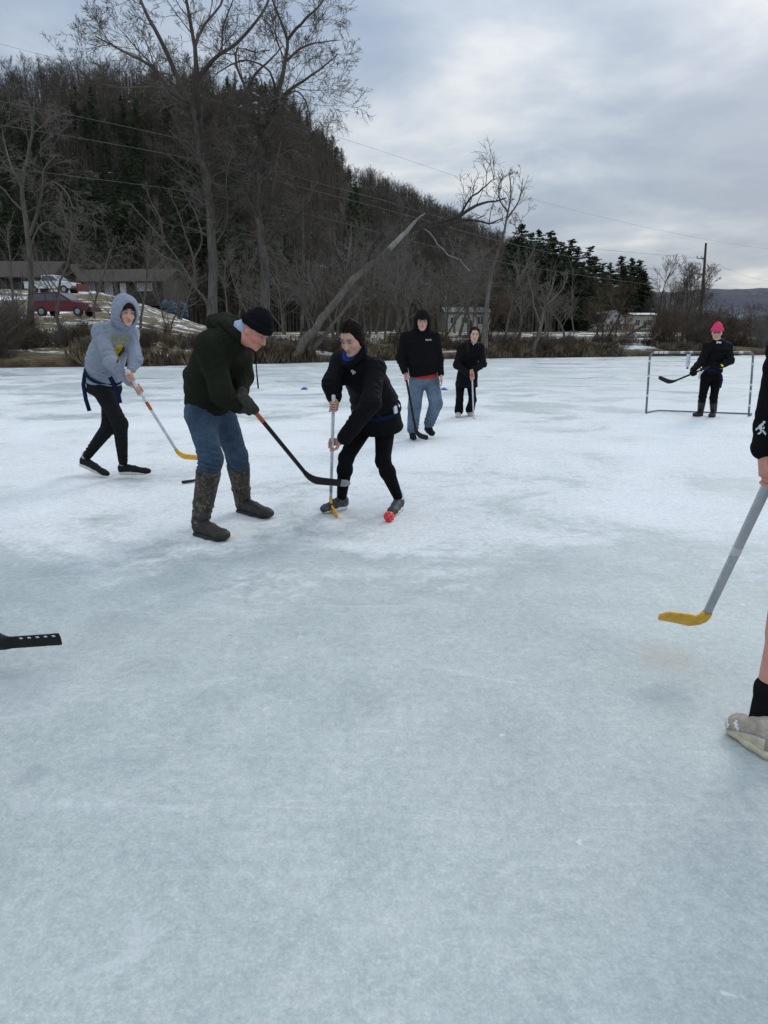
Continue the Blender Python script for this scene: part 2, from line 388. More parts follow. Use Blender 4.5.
def land_mat():
    m, t, b = new_mat('winter_land')
    geo = N(t, 'ShaderNodeNewGeometry'); pos = geo.outputs['Position']
    s = N(t, 'ShaderNodeSeparateXYZ'); L(t, pos, s.inputs[0]); X, Y_, Z = s.outputs
    g1 = NOISE(t, pos, 1.6, 6, 0.7); g2 = NOISE(t, pos, 0.12, 5, 0.6, 0.5); g3 = NOISE(t, pos, 0.33, 6, 0.68, 0.6)
    grass = RAMP(t, g1, [(0.3, (0.085, 0.066, 0.040)), (0.5, (0.165, 0.130, 0.074)), (0.7, (0.25, 0.205, 0.12))])
    litter = RAMP(t, g1, [(0.3, (0.014, 0.012, 0.010)), (0.55, (0.032, 0.026, 0.020)), (0.75, (0.058, 0.047, 0.036))])
    hillf = RAMP(t, MATH(t, 'DIVIDE', Y_, 300.0), [(0.36, 0.0), (0.42, 1.0)])
    bank = RAMP(t, Z, [(0.10, 1.0), (0.5, 0.0)])
    c = MIX(t, hillf, grass, litter)
    c = MIX(t, bank, c, RAMP(t, g1, [(0.3, (0.025, 0.018, 0.013)), (0.5, (0.070, 0.048, 0.030)), (0.7, (0.13, 0.10, 0.06))]))
    # thin old snow lying in patches
    strip = VEC(t, MATH(t, 'MULTIPLY', X, 0.10), MATH(t, 'MULTIPLY', Y_, 0.26), Z)
    sn = MATH(t, 'ADD', MATH(t, 'MULTIPLY', NOISE(t, strip, 1.3, 8, 0.72, 0.8), 0.8), MATH(t, 'MULTIPLY', NOISE(t, pos, 2.3, 8, 0.75), 0.2))
    low = RAMP(t, sn, [(0.535, 0.0), (0.55, 1.0)])
    high = RAMP(t, g3, [(0.62, 0.0), (0.66, 0.6)])
    snow = MIX(t, hillf, low, high)
    snow = MATH(t, 'MULTIPLY', snow, RAMP(t, Z, [(0.25, 0.0), (0.45, 1.0)]))
    c = MIX(t, snow, c, (0.74, 0.78, 0.82))
    L(t, c, b.inputs['Base Color']); b.inputs['Roughness'].default_value = 0.95
    b.inputs['Specular IOR Level'].default_value = 0.1
    bn = N(t, 'ShaderNodeBump'); bn.inputs['Strength'].default_value = 0.8; bn.inputs['Distance'].default_value = 0.15
    L(t, g1, bn.inputs['Height']); L(t, bn.outputs[0], b.inputs['Normal'])
    return m
LAND = land_mat()
def grid_faces(nu, nv):
    i = np.arange(nu - 1)[:, None]; j = np.arange(nv - 1)[None, :]
    a = (i * nv + j); return np.stack([a, a + nv, a + nv + 1, a + 1], -1).reshape(-1, 4)
def build_land():
    us = np.linspace(-2.6, 2.4, 620)
    ts = np.concatenate([np.linspace(-2, 12, 46), np.linspace(13, 80, 60), np.linspace(83, 330, 90), np.linspace(345, 620, 16)])
    U, T = np.meshgrid(us, ts, indexing='ij')
    Y_ = shoreY(U) + T; X = U * Y_
    Z = land_z(X, Y_)
    mk('land', np.stack([X, Y_, Z], -1).reshape(-1, 3), grid_faces(len(us), len(ts)), LAND)['kind'] = 'structure'
build_land()
fm = plain('valley_floor', (0.16, 0.15, 0.13), 0.95, 0.5, 0.02)
mk('valley_ground', [(-4500, -4500, -0.4), (4500, -4500, -0.4), (4500, 4500, -0.4), (-4500, 4500, -0.4)], [(0, 1, 2, 3)], fm)['kind'] = 'structure'
# the ice: one sheet from behind the camera to under the banks
mk('lake_ice', [(-260, -220, 0), (260, -220, 0), (260, 64, 0), (-260, 64, 0)], [(0, 1, 2, 3)], ICE)['kind'] = 'structure'
def build_far_hills():
    m, t, b = new_mat('far_woods')
    pos = N(t, 'ShaderNodeNewGeometry').outputs['Position']
    sc = N(t, 'ShaderNodeMapping'); L(t, pos, sc.inputs[0]); sc.inputs['Scale'].default_value = (1, 1, 0.35)
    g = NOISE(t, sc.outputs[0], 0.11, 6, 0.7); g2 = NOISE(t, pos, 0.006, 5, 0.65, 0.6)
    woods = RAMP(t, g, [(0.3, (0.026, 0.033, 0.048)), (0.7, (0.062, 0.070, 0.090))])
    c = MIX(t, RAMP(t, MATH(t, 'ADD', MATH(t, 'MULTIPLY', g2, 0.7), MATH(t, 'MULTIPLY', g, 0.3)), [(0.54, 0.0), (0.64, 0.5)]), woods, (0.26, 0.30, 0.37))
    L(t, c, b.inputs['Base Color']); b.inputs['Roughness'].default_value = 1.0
    xs = np.linspace(-500, 3200, 260); tt = np.linspace(0, 1, 40)
    X, T = np.meshgrid(xs, tt, indexing='ij'); Y_ = 1150 + T * 900 - 0.15 * X
    top = np.interp(X, [-500, 300, 640, 760, 860, 1000, 1300, 2000, 3200], [22, 66, 74, 80, 76, 78, 80, 100, 64])
    p = np.stack([X, Y_, 0 * X], -1)
    Z = top * smooth(T * 2.0) + 7 * vnoise(p, 0.006, 4, 5) * smooth(T * 3) - 0.5
    Z = Z + 1.6 * vnoise(p, 0.12, 3, 8) * smooth(T * 6)
    mk('far_hills', np.stack([X, Y_, Z], -1).reshape(-1, 3), grid_faces(len(xs), len(tt)), m)['kind'] = 'structure'
build_far_hills()
# ------------------------------------------------------------------ trees
def tubes_mesh(tubes, sides_of):
    """tubes: list of (pts[n][3], radii[n]); batched by length and side count"""
    groups = {}
    for pts, rad in tubes: groups.setdefault((len(pts), sides_of(rad[0])), []).append((pts, rad))
    V = []; F = []; off = 0
    for (n, k), lst in groups.items():
        A = np.array([q[0] for q in lst], float); R = np.array([q[1] for q in lst], float)
        T = np.empty_like(A); T[:, 1:-1] = A[:, 2:] - A[:, :-2]; T[:, 0] = A[:, 1] - A[:, 0]; T[:, -1] = A[:, -1] - A[:, -2]
        T /= np.linalg.norm(T, axis=-1, keepdims=True) + 1e-9
        D = A[:, -1] - A[:, 0]; D /= np.linalg.norm(D, axis=-1, keepdims=True) + 1e-9
        ref = np.where(np.abs(D[:, 2:3]) > 0.8, np.array([[1.0, 0.13, 0]]), np.array([[0.1, 0.2, 1.0]]))
        a = ref[:, None, :] - T * np.sum(T * ref[:, None, :], -1, keepdims=True); a /= np.linalg.norm(a, axis=-1, keepdims=True) + 1e-9
        b = np.cross(T, a)
        th = np.arange(k) * 2 * np.pi / k
        v = A[:, :, None, :] + R[:, :, None, None] * (np.cos(th)[None, None, :, None] * a[:, :, None, :] + np.sin(th)[None, None, :, None] * b[:, :, None, :])
        V.append(v.reshape(-1, 3))
        m = len(lst)
        base = (np.arange(m) * n * k)[:, None, None] + (np.arange(n - 1) * k)[None, :, None]
        i0 = np.arange(k)[None, None, :]; i1 = (np.arange(k) + 1) % k; i1 = i1[None, None, :]
        f = np.stack([base + i0, base + i1, base + k + i1, base + k + i0], -1).reshape(-1, 4) + off
        F.append(f); off += m * n * k
    return np.concatenate(V), np.concatenate(F)
def rnd_perp(d, R):
    while True:
        v = (R.gauss(0, 1), R.gauss(0, 1), R.gauss(0, 1))
        k = v[0] * d[0] + v[1] * d[1] + v[2] * d[2]
        v = (v[0] - k * d[0], v[1] - k * d[1], v[2] - k * d[2])
        l = math.sqrt(v[0] ** 2 + v[1] ** 2 + v[2] ** 2)
        if l > 0.2: return (v[0] / l, v[1] / l, v[2] / l)
def unit(v):
    l = math.sqrt(v[0] ** 2 + v[1] ** 2 + v[2] ** 2) + 1e-9; return (v[0] / l, v[1] / l, v[2] / l)
def grow(tubes, p, d, Ln, r, lvl, R, o):
    """one branch and, recursively, what it bears"""
    nseg = 6 if lvl <= 1 else (4 if lvl == 2 else 3)
    pts = [p]; rad = [r]; q = p; step = Ln / nseg; tips = []
    rend = max(r * 0.3, o['rmin'] * 0.7)
    for i in range(nseg):
        w = o['wob']; up = o['up'] if lvl < o['maxl'] else o.get('uptip', o['up'])
        d = unit((d[0] + R.gauss(0, w), d[1] + R.gauss(0, w), d[2] + R.gauss(0, w) + up))
        q = (q[0] + d[0] * step, q[1] + d[1] * step, q[2] + d[2] * step)
        f = (i + 1) / nseg
        pts.append(q); rad.append(r + (rend - r) * f); tips.append((q, d, f))
    tubes.append((pts, rad))
    if lvl >= o['maxl']: return
    n = o['n'][min(lvl, len(o['n']) - 1)]
    n = max(1, int(n * R.uniform(0.75, 1.25) + 0.5))
    for j in range(n):
        f = R.uniform(0.22, 1.0); i = min(nseg - 1, int(f * nseg)); t = f * nseg - i
        a = pts[i]; b = pts[i + 1]
        s = (a[0] + (b[0] - a[0]) * t, a[1] + (b[1] - a[1]) * t, a[2] + (b[2] - a[2]) * t)
        dd = tips[i][1]; pp = rnd_perp(dd, R); ang = R.uniform(*o['ang'])
        c, sn = math.cos(ang), math.sin(ang)
        nd = (dd[0] * c + pp[0] * sn, dd[1] * c + pp[1] * sn, dd[2] * c + pp[2] * sn)
        rr = max(o['rmin'], (r + (rend - r) * f) * R.uniform(0.42, 0.65))
        grow(tubes, s, nd, Ln * R.uniform(*o['len']) * (1.1 - 0.5 * f), rr, lvl + 1, R, o)
def sides(r): return 10 if r > 0.12 else (6 if r > 0.04 else (4 if r > 0.018 else 3))
def bark(name, lo, hi, scale=3.0):
    m, t, b = new_mat(name)
    co = N(t, 'ShaderNodeTexCoord').outputs['Object']
    mp_ = N(t, 'ShaderNodeMapping'); L(t, co, mp_.inputs[0]); mp_.inputs['Scale'].default_value = (1, 1, 0.22)
    n = NOISE(t, mp_.outputs[0], scale * 3.5, 6, 0.7, 0.3); g = NOISE(t, co, 0.35, 3, 0.6)
    c = RAMP(t, n, [(0.32, lo), (0.68, hi)])
    c = MIX(t, 0.8, c, RAMP(t, g, [(0.35, (0.65, 0.65, 0.65)), (0.65, (1.2, 1.18, 1.15))]), 'MULTIPLY')
    L(t, c, b.inputs['Base Color']); b.inputs['Roughness'].default_value = 0.95; b.inputs['Specular IOR Level'].default_value = 0.1
    bn = N(t, 'ShaderNodeBump'); bn.inputs['Strength'].default_value = 1.0; bn.inputs['Distance'].default_value = 0.05
    L(t, n, bn.inputs['Height']); L(t, bn.outputs[0], b.inputs['Normal'])
    return m
BARK_G = bark('grey_bark', (0.075, 0.066, 0.056), (0.21, 0.195, 0.17))
BARK_D = bark('dark_bark', (0.034, 0.029, 0.025), (0.100, 0.087, 0.074))
BARK_M = bark('brown_grey_bark', (0.070, 0.061, 0.052), (0.200, 0.180, 0.152))
BARK_P = bark('pale_dead_wood', (0.16, 0.145, 0.125), (0.44, 0.42, 0.38))
TWIG_G = plain('grey_twigs', (0.150, 0.136, 0.116), 0.95, 0.35, 0.6, spec=0.1)
TWIG_D = plain('dark_twigs', (0.106, 0.090, 0.073), 0.95, 0.35, 0.6, spec=0.1)
TWIG_B = plain('brown_twigs', (0.100, 0.070, 0.048), 0.95, 0.45, 0.8, spec=0.1)
def poly(pts, Y, dys=None):
    return [tuple(P(a, b, Y + (0 if dys is None else dys[i]))) for i, (a, b) in enumerate(pts)]
def resample(pts, n, R, wob):
    """catmull-rom through the given points with a little wander"""
    p = [np.array(q, float) for q in pts]; p = [2 * p[0] - p[1]] + p + [2 * p[-1] - p[-2]]
    out = []; segs = len(p) - 3; per = max(2, n // segs)
    for i in range(segs):
        for k in range(per):
            t = k / per; a, b, c, d = p[i:i + 4]
            out.append(0.5 * (2 * b + (c - a) * t + (2 * a - 5 * b + 4 * c - d) * t * t + (3 * b - a - 3 * c + d) * t ** 3))
    out.append(p[-2])
    return [q if i in (0, len(out) - 1) else q + np.array([R.gauss(0, wob), R.gauss(0, wob), R.gauss(0, wob)]) for i, q in enumerate(out)]
def limb_tree(name, label, cat, limbs, R, o, trunk_mat, twig_mat, group=None, sprout=0):
    """limbs: list of (world points, r0, r1, density); first is the trunk"""
    root = thing(name, limbs[0][0][0], label, cat, group)
    trunk = []; crown = []; pale = []
    for li, (pts, r0, r1, dens) in enumerate(limbs[:]):
        q = resample(pts, 14, R, r0 * 0.10)
        n = len(q); rad = [r0 + (r1 - r0) * (i / (n - 1)) ** 0.8 for i in range(n)]
        if li == 0: rad[0] *= 1.45; rad[1] *= 1.12
        rad = [r * (1 + R.uniform(-.05, .05)) for r in rad]
        q = [tuple(a) for a in q]
        (trunk if li == 0 else crown).append((q, rad))
        Ln = sum(math.dist(q[i], q[i + 1]) for i in range(n - 1))
        cnt = int(dens * Ln)
        for j in range(cnt):
            f = R.uniform(0.12 if li else 0.35, 1.0) ** 0.8; i = min(n - 2, int(f * (n - 1)))
            dd = unit(tuple(q[i + 1][k] - q[i][k] for k in range(3))); pp = rnd_perp(dd, R); ang = R.uniform(*o['ang'])
            nd = tuple(dd[k] * math.cos(ang) + pp[k] * math.sin(ang) for k in range(3))
            lo, hi = o['first']
            grow(crown, q[i], nd, R.uniform(lo, hi) * (1.15 - 0.45 * f), max(o['rmin'] * 1.6, rad[i] * R.uniform(0.22, 0.42)), 1, R, o)
    v, f = tubes_mesh(trunk, lambda r: 14 if r > .12 else 8)
    mk('trunk', v, f, trunk_mat, root)
    v, f = tubes_mesh(crown, sides)
    mk('crown', v, f, twig_mat, root)
    if sprout:      # thin pale shoots growing straight from the trunk and low limbs
        tub = []; q, rad = trunk[0]; n = len(q); os2 = dict(maxl=3, n=[4, 5, 4, 3], ang=(.4, 1.0), len=(.4, .7), wob=.2, up=.0, rmin=.009, uptip=-.05)
        for j in range(sprout):
            i = min(n - 1, int(n * R.uniform(.42, 1.0))); a = R.uniform(0, 6.28)
            grow(tub, q[i], unit((math.cos(a), math.sin(a), R.uniform(-.1, .9))), R.uniform(.8, 2.4), .028, 1, R, os2)
        v, f = tubes_mesh(tub, sides); mk('sprouts', v, f, TWIG_G, root)
    return root
R = random.Random(11)
og = dict(maxl=4, n=[5, 6, 5, 4], ang=(0.45, 1.05), len=(0.42, 0.68), wob=0.17, up=0.05, rmin=0.0085, first=(1.8, 3.8), uptip=0.03)
Y1 = 38.0
big1 = [(poly([(213, 345), (213, 295), (212, 237), (206, 180), (199, 140), (194, 108)], Y1), .27, .17, 1.4),
        (poly([(194, 110), (184, 92), (161, 41), (143, 6), (130, -35)], Y1, [0, .3, 1.0, 1.4, 2]), .17, .05, 1.1),
        (poly([(195, 112), (195.5, 78), (195, 47), (187, 6), (181, -35)], Y1, [0, -.2, -.5, -.8, -1]), .16, .05, 1.1),
        (poly([(195.5, 82), (214, 59), (236, 44), (261, 15), (275, -15)], Y1, [0, -.6, -1.2, -1.8, -2.2]), .12, .04, 1.2),
        (poly([(195, 46), (204, 25), (220, 5), (229, -30)], Y1, [-.5, -.3, 0, .4]), .09, .035, 1.2),
        (poly([(188, 103), (170, 89), (151, 66), (132, 56), (112, 45), (95, 36)], Y1, [0, .6, 1.2, 1.8, 2.2, 2.6]), .12, .03, 1.3),
        (poly([(190, 108), (167, 90), (140, 87), (120, 88), (98, 83), (78, 76)], Y1, [0, -.5, -1, -1.4, -1.7, -2]), .09, .025, 1.3),
        (poly([(217, 243), (227, 220), (226, 180), (233, 150)], Y1, [-.1, -.4, -.6, -.5]), .06, .02, 1.0),
        (poly([(222, 55), (223, 28), (231, 5), (240, -20)], Y1, [-.6, -1, -1.2, -1.3]), .05, .02, 1.1),
        (poly([(206, 178), (190, 160), (178, 128), (170, 110)], Y1, [0, -.8, -1.4, -1.8]), .06, .02, 1.4),
        (poly([(208, 190), (222, 160), (236, 140), (240, 118)], Y1, [0, .8, 1.4, 1.8]), .06, .02, 1.3)]
limb_tree('cottonwood_tree', 'tallest bare tree, forking wide above the hilltop, left of the tree above the beanie', 'tree', big1, R, og, BARK_G, TWIG_D, sprout=40)
Y2 = 40.0
big2 = [(poly([(265, 347), (265, 295), (264.5, 262), (261, 235), (257, 205), (259, 165), (266, 128), (276, 103)], Y2), .29, .15, 1.4),
        (poly([(264, 240), (268, 220), (272, 194), (276, 165), (281, 140)], Y2, [0, -.3, -.6, -.8, -1]), .12, .04, 1.2),
        (poly([(264, 245), (277, 231), (297, 217), (309, 200), (316, 180)], Y2, [0, -.4, -.9, -1.3, -1.6]), .10, .03, 1.4),
        (poly([(276, 103), (285, 62), (287, 40), (277, 12), (268, -12)], Y2, [0, .2, .4, .6, .8]), .13, .04, 1.2),
        (poly([(287, 40), (297, 28), (308, 17), (322, 2), (335, -20)], Y2, [.4, 0, -.4, -.8, -1]), .09, .03, 1.3),
        (poly([(276, 104), (290, 90), (305, 80), (322, 68), (338, 54)], Y2, [0, -.7, -1.4, -1.8, -2.1]), .11, .025, 1.5),
        (poly([(262, 150), (252, 106), (245, 86), (237, 67), (237, 48), (255, 52), (270, 50)], Y2, [0, .4, .7, 1, 1.2, 1.3, 1.4]), .11, .03, 1.0),
        (poly([(247, 90), (256, 73), (270, 60), (283, 46)], Y2, [.7, .2, -.2, -.5]), .09, .03, 1.0),
        (poly([(278, 100), (295, 91), (305, 100), (310, 118), (311, 130)], Y2, [0, .5, .9, 1.1, 1.2]), .06, .02, 1.5),
        (poly([(278, 98), (270, 72), (255, 62), (240, 61), (222, 70), (213, 78)], Y2, [0, -.6, -1, -1.4, -1.9, -2.2]), .07, .02, 1.2),
        (poly([(285, 62), (303, 47), (322, 42), (340, 40)], Y2, [.2, .9, 1.4, 1.9]), .07, .02, 1.4),
        (poly([(259, 190), (248, 176), (240, 150), (232, 135)], Y2, [0, .7, 1.1, 1.4]), .07, .02, 1.4),
        (poly([(258, 175), (275, 160), (292, 150), (306, 160)], Y2, [0, -.8, -1.5, -1.9]), .07, .02, 1.5)]
limb_tree('cottonwood_tree', 'tall bare tree with a broad twiggy crown, its trunk rising directly above the black beanie', 'tree', big2, R, og, BARK_G, TWIG_D, sprout=95)
Y3 = 32.5
ol = dict(maxl=3, n=[4, 4, 4, 3], ang=(0.5, 1.2), len=(0.4, 0.7), wob=0.18, up=0.04, rmin=0.008, first=(.8, 1.9))
def leaning():
    root = thing('leaning_tree', P(294, 361, Y3), 'broken tree leaning far right over the bank with a pale splintered top', 'tree')
    q = resample(poly([(292, 365), (299, 348), (309, 335), (322, 317), (343, 292), (362, 271), (377, 262), (389, 249)], Y3, [0, .05, .1, .2, .3, .35, .4, .5]), 20, R, .05)
    n = len(q); v, f = tubes_mesh([([tuple(a) for a in q], [.24 * (1 - .45 * (i / (n - 1)) ** .7) * (1.5 if i == 0 else 1) for i in range(n)])], lambda r: 14)
    mk('trunk', v, f, BARK_M, root)
    q2 = resample(poly([(306, 360), (322, 338), (338, 318), (352, 300), (362, 288)], Y3 + .4), 12, R, .03)
    n = len(q2); v, f = tubes_mesh([([tuple(a) for a in q2], [.12 * (1 - .5 * i / (n - 1)) for i in range(n)])], lambda r: 10)
    mk('trunk', v, f, BARK_M, root)
    q3 = resample(poly([(387, 251), (400, 238), (410, 228), (418, 219), (425, 213.5)], Y3 + .5), 12, R, .01)
    n = len(q3); v, f = tubes_mesh([([tuple(a) for a in q3], [.125 * (1 - .85 * (i / (n - 1)) ** 1.5) for i in range(n)])], lambda r: 10)
    mk('splintered_top', v, f, BARK_P, root)
    limbs = [(poly([(408, 231), (422, 226), (438, 224), (459, 216), (477, 205), (488, 203), (506, 198)], Y3 + .6), .13, .03, 1.8),
             (poly([(424, 227), (440, 227), (459, 222), (475, 220), (490, 223), (503, 218)], Y3 + .6, [0, -.3, -.6, -.9, -1.1, -1.3]), .10, .025, 1.8),
             (poly([(459, 216), (470, 200), (486, 186), (497, 178)], Y3 + .6, [0, .3, .6, .8]), .06, .015, 2.0),
             (poly([(366, 269), (372, 250), (380, 236), (383, 222)], Y3 + .4), .05, .02, 2.5),
             (poly([(345, 288), (341, 262), (330, 240), (322, 226)], Y3 + .3, [0, .3, .5, .8]), .06, .02, 2.5),
             (poly([(324, 313), (316, 290), (311, 268), (312, 250)], Y3 + .2, [0, -.3, -.5, -.8]), .05, .02, 2.5)]
    cr = []
    for pts, r0, r1, dens in limbs:
        q = resample(pts, 14, R, .03); n = len(q)
        q = [tuple(a) for a in q]; rad = [r0 + (r1 - r0) * i / (n - 1) for i in range(n)]; cr.append((q, rad))
        Ln = sum(math.dist(q[i], q[i + 1]) for i in range(n - 1))
        for j in range(int(dens * Ln)):
            i = R.randrange(1, n - 1); dd = unit(tuple(q[i + 1][k] - q[i][k] for k in range(3))); pp = rnd_perp(dd, R)
            nd = unit(tuple(dd[k] * .6 + pp[k] * .8 + (0.35 if k == 2 else 0) for k in range(3)))
            grow(cr, q[i], nd, R.uniform(.8, 2.0), .02, 1, R, ol)
    v, f = tubes_mesh(cr, sides); mk('crown', v, f, BARK_D, root)
    q4 = resample(poly([(421, 226.5), (430, 232), (437, 244), (449, 254), (460, 262), (470, 271)], Y3 + .6), 12, R, .03); n = len(q4)
    v, f = tubes_mesh([([tuple(a) for a in q4], [.038 * (1 - .6 * i / (n - 1)) for i in range(n)])], lambda r: 8)
    mk('dead_branch', v, f, BARK_P, root)
leaning()
os_ = dict(maxl=3, n=[4, 4, 3, 3], ang=(0.4, 0.95), len=(0.45, 0.7), wob=0.17, up=0.06, rmin=0.008, first=(.5, 1.25))
Y4 = 35.5
limb_tree('slender_tree', 'slender pale trunked bare tree right of the leaning tree, its crooked top against the sky', 'tree',
          [(poly([(484, 348), (487, 301), (490, 281), (494, 264), (502, 240), (507, 217), (511, 196), (509, 172)], Y4), .13, .02, 1.2),
           (poly([(506, 220), (517, 205), (521, 192), (523, 178)], Y4, [0, -.2, -.4, -.5]), .05, .015, 3),
           (poly([(508, 212), (500, 200), (499, 186), (503, 176)], Y4, [0, .3, .5, .6]), .05, .015, 3),
           (poly([(500, 246), (512, 238), (520, 226), (523, 215)], Y4, [0, .3, .5, .7]), .035, .012, 3),
           (poly([(496, 258), (484, 248), (478, 236)], Y4, [0, -.3, -.5]), .035, .012, 3)], R, os_, BARK_G, TWIG_D)
limb_tree('multi_stem_tree', 'slender bare tree with long arching stems left of the tallest trunk', 'tree',
          [(poly([(209, 318), (207, 303), (196, 289), (180, 263), (163, 240), (137, 211), (126, 200)], 41), .11, .02, 1.3),
           (poly([(196, 289), (193, 257), (185, 234), (179, 214), (168, 190)], 41, [0, -.3, -.6, -.8, -1]), .08, .015, 1.6),
           (poly([(193, 262), (202, 240), (196, 215), (186, 196), (180, 180)], 41, [0, .4, .7, 1, 1.2]), .06, .015, 1.6),
           (poly([(180, 263), (166, 258), (150, 246), (141, 240)], 41, [0, .3, .6, .9]), .05, .015, 1.8),
           (poly([(163, 240), (160, 218), (150, 200), (146, 182)], 41, [0, -.3, -.6, -.9]), .05, .015, 1.8)], R, os_, BARK_G, TWIG_G)
ow = dict(maxl=4, n=[5, 5, 4, 3], ang=(0.4, 0.9), len=(0.5, 0.8), wob=0.13, up=-0.02, rmin=0.008, first=(1.6, 3.2), uptip=-0.10)
limb_tree('drooping_tree', 'grey bare tree with drooping pale twigs before the pickup truck at the left edge', 'tree',
          [(poly([(31, 350), (31, 310), (30, 258), (25, 213), (22, 187), (27, 160), (32, 134), (30, 112)], 37), .19, .04, .8),
           (poly([(30, 235), (38, 210), (42, 190), (44, 170), (56, 155)], 37, [0, -.4, -.7, -1, -1.2]), .09, .03, 1.6),
           (poly([(36, 192), (52, 182), (66, 192), (74, 210)], 37, [-.6, -.9, -1.3, -1.5]), .05, .02, 2.6),
           (poly([(22, 187), (12, 168), (6, 150), (2, 130)], 37, [0, .4, .8, 1]), .07, .02, 1.6),
           (poly([(25, 213), (12, 200), (2, 188), (-10, 184)], 37, [0, -.4, -.8, -1]), .07, .02, 1.8),
           (poly([(29, 250), (38, 228), (50, 222), (60, 232), (66, 250)], 37, [0, .4, .8, 1, 1.2]), .05, .02, 2.4)], R, ow, BARK_G, TWIG_G)
limb_tree('tilted_tree', 'pale bare tree tilting right on the bank beyond the girl in the black coat', 'tree',
          [(poly([(531, 357), (536, 342), (542, 323), (545, 306), (552, 288), (556, 270)], 38.5), .13, .03, 1.4),
           (poly([(541, 326), (534, 306), (531, 288), (526, 272)], 38.5, [0, .3, .6, .8]), .06, .02, 2),
           (poly([(545, 306), (560, 292), (568, 276)], 38.5, [0, -.3, -.6]), .05, .02, 2)], R, os_, BARK_G, TWIG_G)
q = resample([tuple(P(590, 361, 41.5)), tuple(P(602, 351, 40.2)), tuple(P(612, 344, 39)), tuple(P(632, 332, 38.6)), tuple(P(652, 321, 38.2))], 12, R, .04)
limb_tree('fallen_tree', 'dark fallen tree propped up on the bank behind the left end of the goal', 'tree',
          [([tuple(a) for a in q[::3]], .17, .05, 1.5), (poly([(622, 338), (640, 340), (656, 338)], 38.8), .05, .02, 2)], R, os_, BARK_D, TWIG_D)

# ---- generic bare trees, conifers, shrubs: built once per kind, then copied
def proto_tree(kind, seed):
    R2 = random.Random(seed); tub = []
    if kind == 'bare':       # slim woodland tree, about 13 m
        o = dict(maxl=3, n=[15, 7, 5], ang=(0.45, 0.95), len=(0.36, 0.56), wob=0.11, up=0.07, rmin=0.020, uptip=.06)
        grow(tub, (0, 0, -.3), (R2.gauss(0, .05), R2.gauss(0, .05), 1), 10.5, .16, 0, R2, o)
    elif kind == 'spread':   # thick open crown, about 9 m
        o = dict(maxl=4, n=[9, 6, 5, 3], ang=(0.45, 1.05), len=(0.42, 0.62), wob=0.14, up=0.05, rmin=0.0085, uptip=.02)
        grow(tub, (0, 0, -.3), (R2.gauss(0, .1), R2.gauss(0, .1), 1), 7.5, .13, 0, R2, o)
    elif kind == 'multi':    # several leaning stems from one root
        o = dict(maxl=3, n=[10, 6, 4], ang=(0.4, 1.0), len=(0.36, 0.58), wob=0.15, up=0.05, rmin=0.0085, uptip=-.02)
        for k in range(4):
            a = R2.uniform(0, 6.28); t = R2.uniform(.15, .5)
            grow(tub, (R2.gauss(0, .12), R2.gauss(0, .12), -.3), (math.cos(a) * t, math.sin(a) * t, 1), R2.uniform(5.5, 8), R2.uniform(.05, .11), 0, R2, o)
    elif kind == 'whip':     # tall slim trunk, ascending fine branches
        o = dict(maxl=3, n=[20, 6, 4], ang=(0.3, 0.75), len=(0.22, 0.40), wob=0.08, up=0.08, rmin=0.008, uptip=.05)
        grow(tub, (0, 0, -.3), (R2.gauss(0, .12), R2.gauss(0, .12), 1), 9.0, .10, 0, R2, o)
    return tub
def make_bare(name, kind, seed, tm, wm):
    tub = proto_tree(kind, seed)
    root = thing(name, (0, 0, 0), '', '')
    v, f = tubes_mesh(tub[:0] or [t for t in tub if t[1][0] > .1] or tub[:1], lambda r: 8); mk('trunk', v, f, tm, root)
    v, f = tubes_mesh([t for t in tub if t[1][0] <= .1], lambda r: 4 if r > .04 else 3); mk('crown', v, f, wm, root)
    return root
def needle_mat(name, lo, hi):
    m, t, b = new_mat(name)
    co = N(t, 'ShaderNodeTexCoord').outputs['Object']
    oi = N(t, 'ShaderNodeObjectInfo').outputs['Random']
    c = RAMP(t, NOISE(t, co, 1.3, 4, 0.6), [(0.3, lo), (0.7, hi)])
    c = MIX(t, 0.9, c, RAMP(t, oi, [(0.0, (0.7, 0.75, 0.7)), (1.0, (1.25, 1.2, 1.1))]), 'MULTIPLY')
    L(t, c, b.inputs['Base Color']); b.inputs['Roughness'].default_value = 0.8; b.inputs['Specular IOR Level'].default_value = 0.2
    return m
NEED = needle_mat('conifer_needles', (0.028, 0.041, 0.023), (0.072, 0.092, 0.047))
